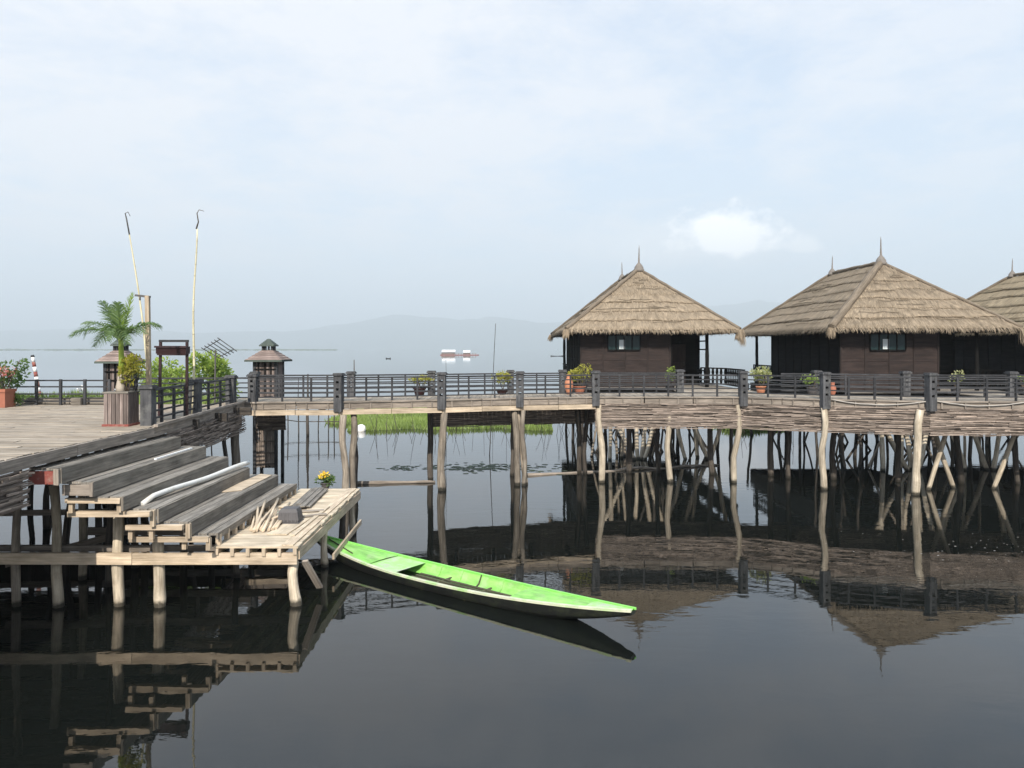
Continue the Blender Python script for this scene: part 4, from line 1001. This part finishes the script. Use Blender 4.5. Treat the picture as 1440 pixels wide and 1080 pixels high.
o = thing('palm_tree', 'young palm with arching fronds growing in the slatted planter', 'palm', (xp, Yp, ZD + .8))
zc = 5.22; b = MB(); b.tube([(xp, Yp, ZD + .78), (xp - .01, Yp, ZD + .9), (xp, Yp, ZD + 1.15), (xp, Yp, ZD + 1.5), (xp - .02, Yp, zc)], [.13, .12, .075, .055, .04], 12, t=.6)
b.build('trunk', M['trunkp'], o)
b = MB(); b.tube([(xp, Yp, ZD + 1.2), (xp, Yp, ZD + 1.5), (xp - .02, Yp, zc), (xp - .02, Yp, zc + .12)], [.075, .066, .052, .03], 10, t=.5); b.build('crownshaft', M['palm_new'], o)
def frond(tip, lift, nl=38, ll=.34, mt='palm', droop=.5, start=.12):
    b = MB(); c = Vector((xp - .02, Yp, zc - .05)); T = Vector(tip); mid = c.lerp(T, .45) + Vector((0, 0, lift))
    Q = lambda k: c * (1 - k) ** 2 + mid * (2 * k * (1 - k)) + T * k * k
    pts = [Q(i / 14) for i in range(15)]; b.tube(pts, [.02 * (1 - i / 14) + .004 for i in range(15)], 5, t=.6)
    for i in range(nl):
        k = start + (1 - start) * i / nl; p = Q(k); d = (Q(min(1, k + .02)) - Q(k - .02)).normalized(); sv = d.cross(Vector((0, 0, 1)))
        if sv.length < .2: sv = Vector((1, 0, 0))
        sv.normalize(); upn = sv.cross(d)
        l = 1.22 * ll * math.sin(math.pi * min(1, .18 + k * .8)) + .06
        for sg in (-1, 1):
            q = (d * rnd(.55, .8) + sv * sg * rnd(.6, .85) + upn * rnd(-.05, .3)).normalized() * l * rnd(.85, 1.1)
            b.blade(p, q, d, rnd(.018, .028), rnd(0, 1), Vector((0, 0, -droop * l * rnd(.5, 1.1))), tip=.1)
    b.build('frond', M[mt], o)
def ptp(px, py, dY): return at(px, py, Yp + dY)
frond(ptp(99, 472, -.2), .42); frond(ptp(118, 455, .5), .35, ll=.28); frond(ptp(144, 424, .1), .25, ll=.30, droop=.25)
frond(ptp(187, 412, .0), .02, mt='palm_new', ll=.22, droop=.0); frond(ptp(224, 458, .1), .36); frond(ptp(205, 470, -.6), .42, ll=.28)
frond(ptp(152, 480, -.7), .6, ll=.26); frond(ptp(150, 432, .6), .2, ll=.26, droop=.2); frond(ptp(165, 425, -.2), .1, ll=.26, droop=.2); frond(ptp(180, 485, -.7), .6, ll=.24); frond(ptp(132, 488, .4), .5, ll=.26)
o2 = thing('shrub', 'yellow green shrub sharing the slatted planter, right of the palm trunk', 'shrub', (xp + .2, Yp, ZD + .8))
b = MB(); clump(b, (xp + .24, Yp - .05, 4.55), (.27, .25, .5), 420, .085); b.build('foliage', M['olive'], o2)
b = MB()
for k in range(5): b.log((xp + rnd(.05, .2), Yp - .05, ZD + .78), (xp + rnd(.1, .4), Yp - .05, 4.7), .014, .006, seg=4, n=5)
b.build('stem', M['bark'], o2)
b = MB(); x_ = X(189, 18.1); b.tube([(x_, 18.1, ZD + .78), (x_ + .04, 18.1, ZD + .92), (x_ - .05, 18.1, ZD + 1.02), (x_ + .06, 18.1, ZD + 1.1), (x_ + .1, 18.1, ZD + 1.2)], [.05, .06, .07, .06, .02], 8)
tag(b.build('driftwood', M['black'], None, (x_, 18.1, ZD + .78)), 'twisted black piece of driftwood at the right rim of the slatted planter', 'driftwood')
# lamp post
o = thing('lamp_post', 'square pale wooden lamp post with a short dark arm beside the palm', 'lamp post', (X(209, 18.5), 18.5, ZD))
b = MB(); x_ = X(208.5, 18.5); b.beam((x_ + .03, 18.5, ZD), (x_ - .02, 18.5, 6.27), .095, .095, up=(0, 1, 0), t=.3); b.build('post', M['pale'], o)
b = MB(); b.beam((x_ + .05, 18.5, 6.24), (x_ - .31, 18.5, 6.28), .05, .05); b.tube([(x_ - .2, 18.5, 6.24), (x_ - .2, 18.5, 6.16)], .02, 6); b.build('arm', M['metal'], o)
# bamboo poles
o = thing('bamboo_pole', 'tall upright bamboo pole with a hooked tip at the terrace railing', 'pole', (X(270, 21.2), 21.2, ZD))
b = MB(); A, B_ = at(270, 585, 21.2), at(276, 322, 21.2); n = 16
pts = [A.lerp(B_, i / n) + Vector((.03 * math.sin(i * .5), 0, 0)) for i in range(n + 1)]; b.tube(pts, [.038 - .020 * i / n for i in range(n + 1)], 8, t=.6)
for i in range(1, n): b.tube([pts[i] - Vector((0, 0, .012)), pts[i] + Vector((0, 0, .012))], .043 - .020 * i / n, 8, t=.1)
b.build('cane', M['bamboo'], o)
b = MB(); b.tube([at(276, 322, 21.2), at(279, 312, 21.2), at(277, 300, 21.2), at(280, 295, 21.2), at(287, 297, 21.2)], [.022, .018, .014, .01, .006], 6); b.build('hook', M['bark'], o)
o = thing('bamboo_pole', 'tall pale bamboo pole leaning left with a dark hooked tip behind the lamp post', 'pole', (X(206, 20.5), 20.5, ZD))
b = MB(); A, B_ = at(212, 585, 20.5), at(182, 330, 20.5); pts = [A.lerp(B_, i / n) + Vector((.08 * math.sin(math.pi * i / n), 0, 0)) for i in range(n + 1)]; b.tube(pts, [.036 - .02 * i / n for i in range(n + 1)], 8, t=.8)
b.build('cane', M['bamboo'], o)
b = MB(); b.tube([at(182, 330, 20.5), at(178, 308, 20.5), at(176, 300, 20.5), at(180, 298, 20.5), at(183, 304, 20.5)], [.02, .018, .014, .01, .006], 6); b.build('hook', M['metal'], o)
# red trough stand
o = thing('trough_stand', 'dark red trough held up on two thin legs behind the terrace railing', 'stand', (X(245, 20.2), 20.2, ZD))
for pa in (226, 263):
    b = MB(); Yq = 20.2; b.beam((X(pa - (2 if pa < 240 else 0), Yq), Yq, ZD), (X(pa, Yq), Yq, 5.22), .06, .06, up=(0, 1, 0)); b.build('leg', M['darkred'], o)
b = MB(); b.beam(at(224, 479.5, 20.2), at(265, 479.5, 20.2), .07, .06); b.build('top_bar', M['rail'], o)
b = MB(); Yq = 20.2; xa, xb = X(222, Yq), X(264.5, Yq); za, zb_ = 4.84, 5.05
b.poly([(xa, Yq - .14, zb_), (xa + .04, Yq - .1, za), (xb - .04, Yq - .1, za), (xb, Yq - .14, zb_)][::-1]); b.poly([(xa, Yq + .14, zb_), (xa + .04, Yq + .1, za), (xb - .04, Yq + .1, za), (xb, Yq + .14, zb_)])
b.box((xa + .02, Yq - .1, za - .02), (xb - .02, Yq + .1, za + .02)); b.box((xa, Yq - .12, za + .02), (xa + .03, Yq + .12, zb_)); b.box((xb - .03, Yq - .12, za + .02), (xb, Yq + .12, zb_))
b.box((xa - .02, Yq - .17, zb_ - .03), (xb + .02, Yq - .13, zb_ + .015)); b.build('trough', M['darkred'], o)
# lattice antenna
o = thing('antenna', 'tilted dark metal lattice antenna above the large bush', 'antenna', (X(305, 24.8), 24.8, ZD))
c0, c1, c2, c3 = at(283, 489, 24.8), at(306, 475, 24.3), at(333, 494, 24.8), at(311, 505, 25.4)
b = MB()
for k in range(6): q = k / 5; b.beam(c0.lerp(c1, q), c3.lerp(c2, q) if k else c3, .022, .022)
for q in (.12, .85): b.beam(c0.lerp(c3, q), c1.lerp(c2, q), .02, .02)
b.build('lattice', M['metal'], o); b = MB(); b.beam((X(302, 24.8), 24.8, 3.1), (X(303, 24.8), 24.8, 4.95), .04, .04, up=(0, 1, 0)); b.build('mast', M['metal'], o)
# red and white striped pole in the water
o = thing('marker_pole', 'leaning red and white striped marker pole behind the far fence', 'marker pole', (X(56, 27), 27, 0))
A, B_ = at(57, 565, 27), at(46, 502, 27); A2 = A + (A - B_).normalized() * 3.3
nst = 9
for i in range(nst):
    b = MB(); a_, c_ = i / nst, (i + 1) / nst; b.tube([A.lerp(B_, a_), A.lerp(B_, c_)], [.075 - .02 * a_, .075 - .02 * c_], 10, t=.5); b.build('band', M['white' if i % 2 == 0 else 'red'], o)
b = MB(); b.tube([A2, A], .075, 8); b.build('foot', M['darkpile'], o)
b = MB(); b.tube([B_, B_ + Vector((-.01, 0, .07))], [.07, .05], 8); b.build('tip', M['rail'], o)
# yellow flowers by the bridge pile
xq, yq = X(459, 20.95), 20.95; o = thing('flower_pot', 'yellow flowers with green leaves at the far corner of the low platform', 'flowers', (xq, yq, 1.2))
pot_mesh((xq, yq - .1, 1.2), .11, .16).build('pot', M['grey'], o)
b = MB(); clump(b, (xq, yq - .1, 1.44), (.26, .2, .16), 220, .08); b.build('foliage', M['darkleaf'], o)
b = MB(); clump(b, (xq - .02, yq - .16, 1.58), (.15, .1, .12), 120, .055); b.build('blossom', M['yellow'], o)
# ------------------------------------------------------------------ water clutter
for a, c, r, lab in ((at(503, 681, 28.3), at(612, 679, 28.6), .075, 'floating bamboo boom between the first and second bridge piles'), (at(742, 669, 30.2), at(1010, 655, 32.8), .07, 'long floating bamboo boom passing under the footbridge by the leftmost house')):
    b = MB(); a.z = .03; c.z = .03; b.log(a, c, r, r * .6, seg=14, wob=.12, t=.6); tag(b.build('floating_pole', M['fascia'], None, a), lab, 'floating pole')
b = MB()
for _ in range(260):
    x_ = random.gauss(-1.1, 1.4); y_ = random.gauss(32.2, .55); s_ = rnd(.05, .16)
    b.poly([(x_ + s_ * math.cos(a_), y_ + s_ * .7 * math.sin(a_), .004 + rnd(0, .01)) for a_ in (0, 1.1, 2.3, 3.3, 4.6, 5.5)])
for _ in range(50):
    x_ = random.gauss(-4.6, .3); y_ = random.gauss(32.0, .3); s_ = rnd(.05, .12)
    b.poly([(x_ + s_ * math.cos(a_), y_ + s_ * .7 * math.sin(a_), .004 + rnd(0, .01)) for a_ in (0, 1.1, 2.3, 3.3, 4.6, 5.5)])
tag(b.build('floating_weed', M['weed'], None, (-1, 32, 0)), 'scattered dark floating weed on the water behind the footbridge', 'weed', kind='stuff')
b = MB()
for _ in range(150):
    k = rnd(0, 1); x_ = 9 + 9 * rnd(0, 1) + random.gauss(0, .6); y_ = random.gauss(19.2, .9); s_ = rnd(.008, .03)
    b.poly([(x_ + s_ * math.cos(a_), y_ + s_ * .6 * math.sin(a_), .005) for a_ in (0, 1.3, 2.6, 3.9, 5.1)])
tag(b.build('floating_specks', M['rope'], None, (9, 19, 0)), 'pale specks of leaves and scum drifting on the calm water', 'flotsam', kind='stuff')
# grass islands
b = MB()
def gmask(x_, y_):
    e = noise.fractal(Vector((x_ * .13, y_ * .05, 4)), 1., 2., 4)
    near = 47 + 2.6 * e + (3.5 if x_ < -10 else 0) + (0 if x_ < 5 else .6)
    return near < y_ < 64 + 9 * e and (-12.5 < x_ < 2.5 or 13.2 < x_ < 17)
ng = 0
while ng < 20000:
    x_ = rnd(-16, 19); y_ = 46 + 30 * rnd(0, 1) ** 1.6
    if not gmask(x_, y_): ng += 0; 
    if gmask(x_, y_):
        ng += 1; hgt = rnd(.12, .42) * (1 + .5 * noise.noise(Vector((x_ * .4, y_ * .4, 0))))
        b.blade((x_, y_, -.02), Vector((rnd(-.15, .15), rnd(-.1, .1), hgt)), Vector((1, rnd(-.4, .4), 0)), rnd(.04, .09), min(1, max(0, .5 + .5 * noise.noise(Vector((x_ * .3, y_ * .3, 8))) + rnd(-.3, .3))))
tag(b.build('floating_grass', M['grass'], None, (0, 55, 0)), 'green floating grass bed beyond the footbridge', 'grass', kind='stuff')
b = MB()
for _ in range(7):
    x_, y_ = X(508, 46.5) + rnd(-.2, .2), 46.5; 
b.tube([(X(508, 46.4), 46.4, -.1), (X(508, 46.4), 46.4, .1), (X(508, 46.4), 46.4, .32), (X(508, 46.4), 46.4, .4)], [.25, .27, .24, .1], 8); tag(b.build('float_buoy', M['white'], None, (X(508, 46.4), 46.4, 0)), 'small white plastic float at the edge of the floating grass', 'float')
# bamboo fish fence
o = thing('fish_fence', 'thin bamboo fish fence standing in the water left of the floating grass', 'fish fence', (X(440, 46), 46, 0))
for k, px in enumerate((405, 420, 434, 448, 462, 470, 480)):
    b = MB(); Yf = 46 - .5 * math.sin(k); b.log((X(px, Yf), Yf, -.3), (X(px + rnd(-1, 1), Yf), Yf, 1.7 if k != 2 else 2.2), .035 if k != 2 else .06, seg=4, n=5); b.build('stake', M['darkpile'], o)
b = MB()
for z_ in (.62, 1.4):
    P = [Vector((X(px, 46), 46, z_ + (.12 if px < 415 else 0) - .0)) for px in (398, 420, 440, 462, 484)]
    for a, c in zip(P, P[1:]): b.beam(a, c, .04, .05)
    b.build('cross_rail', M['darkpile'], o); b = MB()
for k in range(70):
    px = rnd(500, 835) if k < 58 else rnd(1040, 1130); Yf = rnd(43.5, 47); x_ = X(px, Yf); b = MB(); hgt = rnd(.4, 1.7); b.log((x_, Yf, -.2), (x_ + rnd(-.45, .45), Yf, hgt), .016, .01, seg=3, n=4)
    tag(b.build('stake', M['darkpile'], None, (x_, Yf, 0)), 'thin crooked stake standing in the water in front of the floating grass', 'stake', 'thin stakes in the shallow water')
for px0, px1, y0, Yf, r, lab in ((498, 498, 506, 36, .045, 'short dark pole rising behind the first bridge pillar'), (691, 697, 455, 36, .022, 'very tall thin leaning pole in the lake behind the third bridge pillar'), (627, 627, 506, 40, .018, 'thin pole in the lake below the floating white house'), (433, 433, 526, 44, .09, 'stubby post in the lake just right of the tower'), (420, 420, 531, 44, .04, 'thin short post beside the stubby one right of the tower'), (1104, 1103, 490, 40, .012, 'hair thin pole in the lake seen in the gap between the two nearer houses')):
    if px0 == 691: px0, px1 = 692, 697
    zt = H - (y0 - 490) / 1080 * Yf
    b = MB(); b.log((X(px0 if px0 != 692 else 688, Yf), Yf, -.3), (X(px1, Yf), Yf, zt), r, r * .5, seg=6, n=5, wob=.06); tag(b.build('lake_pole', M['darkpile'], None, (X(px0, Yf), Yf, 0)), lab, 'pole')
# ------------------------------------------------------------------ far things on the lake
Yh = 560; o = thing('floating_house', 'distant floating house with two white roofs out on the lake', 'house', (X(645, Yh), Yh, 0))
def gable(x0, x1, y0, y1, z0, ze, zr, nm):
    b = MB(); ym = (y0 + y1) / 2
    b.poly([(x0, y0, ze), (x1, y0, ze), (x1, ym, zr), (x0, ym, zr)]); b.poly([(x1, y1, ze), (x0, y1, ze), (x0, ym, zr), (x1, ym, zr)])
    b.poly([(x0, y0, ze - .15), (x0, y0, ze), (x0, ym, zr), (x0, y1, ze), (x0, y1, ze - .15)]); b.poly([(x1, y0, ze - .15), (x1, y0, ze), (x1, ym, zr), (x1, y1, ze), (x1, y1, ze - .15)])
    b.build(nm, M['white'], o)
gable(X(621, Yh), X(640, Yh), Yh, Yh + 7, 0, 2.3, 4.0, 'roof'); gable(X(651, Yh), X(661, Yh), Yh + 1, Yh + 7, 0, 2.0, 3.6, 'roof')
b = MB(); b.box((X(621, Yh), Yh + 1, .3), (X(639, Yh), Yh + 6, 2.3)); b.box((X(651, Yh), Yh + 2, .3), (X(661, Yh), Yh + 6, 2.0)); b.build('wall', M['towerwall'], o)
b = MB(); b.box((X(619, Yh), Yh - 1, .1), (X(673, Yh), Yh + 8, .55)); b.build('raft', M['red'], o)
b = MB()
for px in range(621, 672, 4): b.beam((X(px, Yh), Yh - .8, .5), (X(px, Yh), Yh - .8, 1.5), .25, .25, up=(0, 1, 0))
b.beam((X(620, Yh), Yh - .8, 1.5), (X(670, Yh), Yh - .8, 1.5), .2, .2); b.build('railing', M['fascia'], o)
for px, py, L, lab in ((783, 501, 8., 'far dark canoe on the lake just left of the leftmost house'), (546, 504.5, 2.4, 'tiny dark rowing boat on the open lake left of the floating house')):
    Yb = 5400 / (py - 490); x_ = X(px, Yb); b = MB(); n = 10
    for i in range(n + 1):
        k = i / n * 2 - 1; w = .55 * (1 - k * k) + .05; z_ = .25 + .35 * k * k; xx = x_ + k * L / 2; b.v += [(xx, Yb - w, z_), (xx, Yb - w * .5, -.1), (xx, Yb + w * .5, -.1), (xx, Yb + w, z_)]
    for i in range(n):
        for j in range(3): q = i * 4 + j; b.face([q, q + 1, q + 5, q + 4], [(0, 0)] * 4, .5)
        b.face([i * 4 + 3, i * 4, i * 4 + 4, i * 4 + 7], [(0, 0)] * 4, .5)
    tag(b.build('distant_boat', M['hull_dark'], None, (x_, Yb, 0)), lab, 'boat')
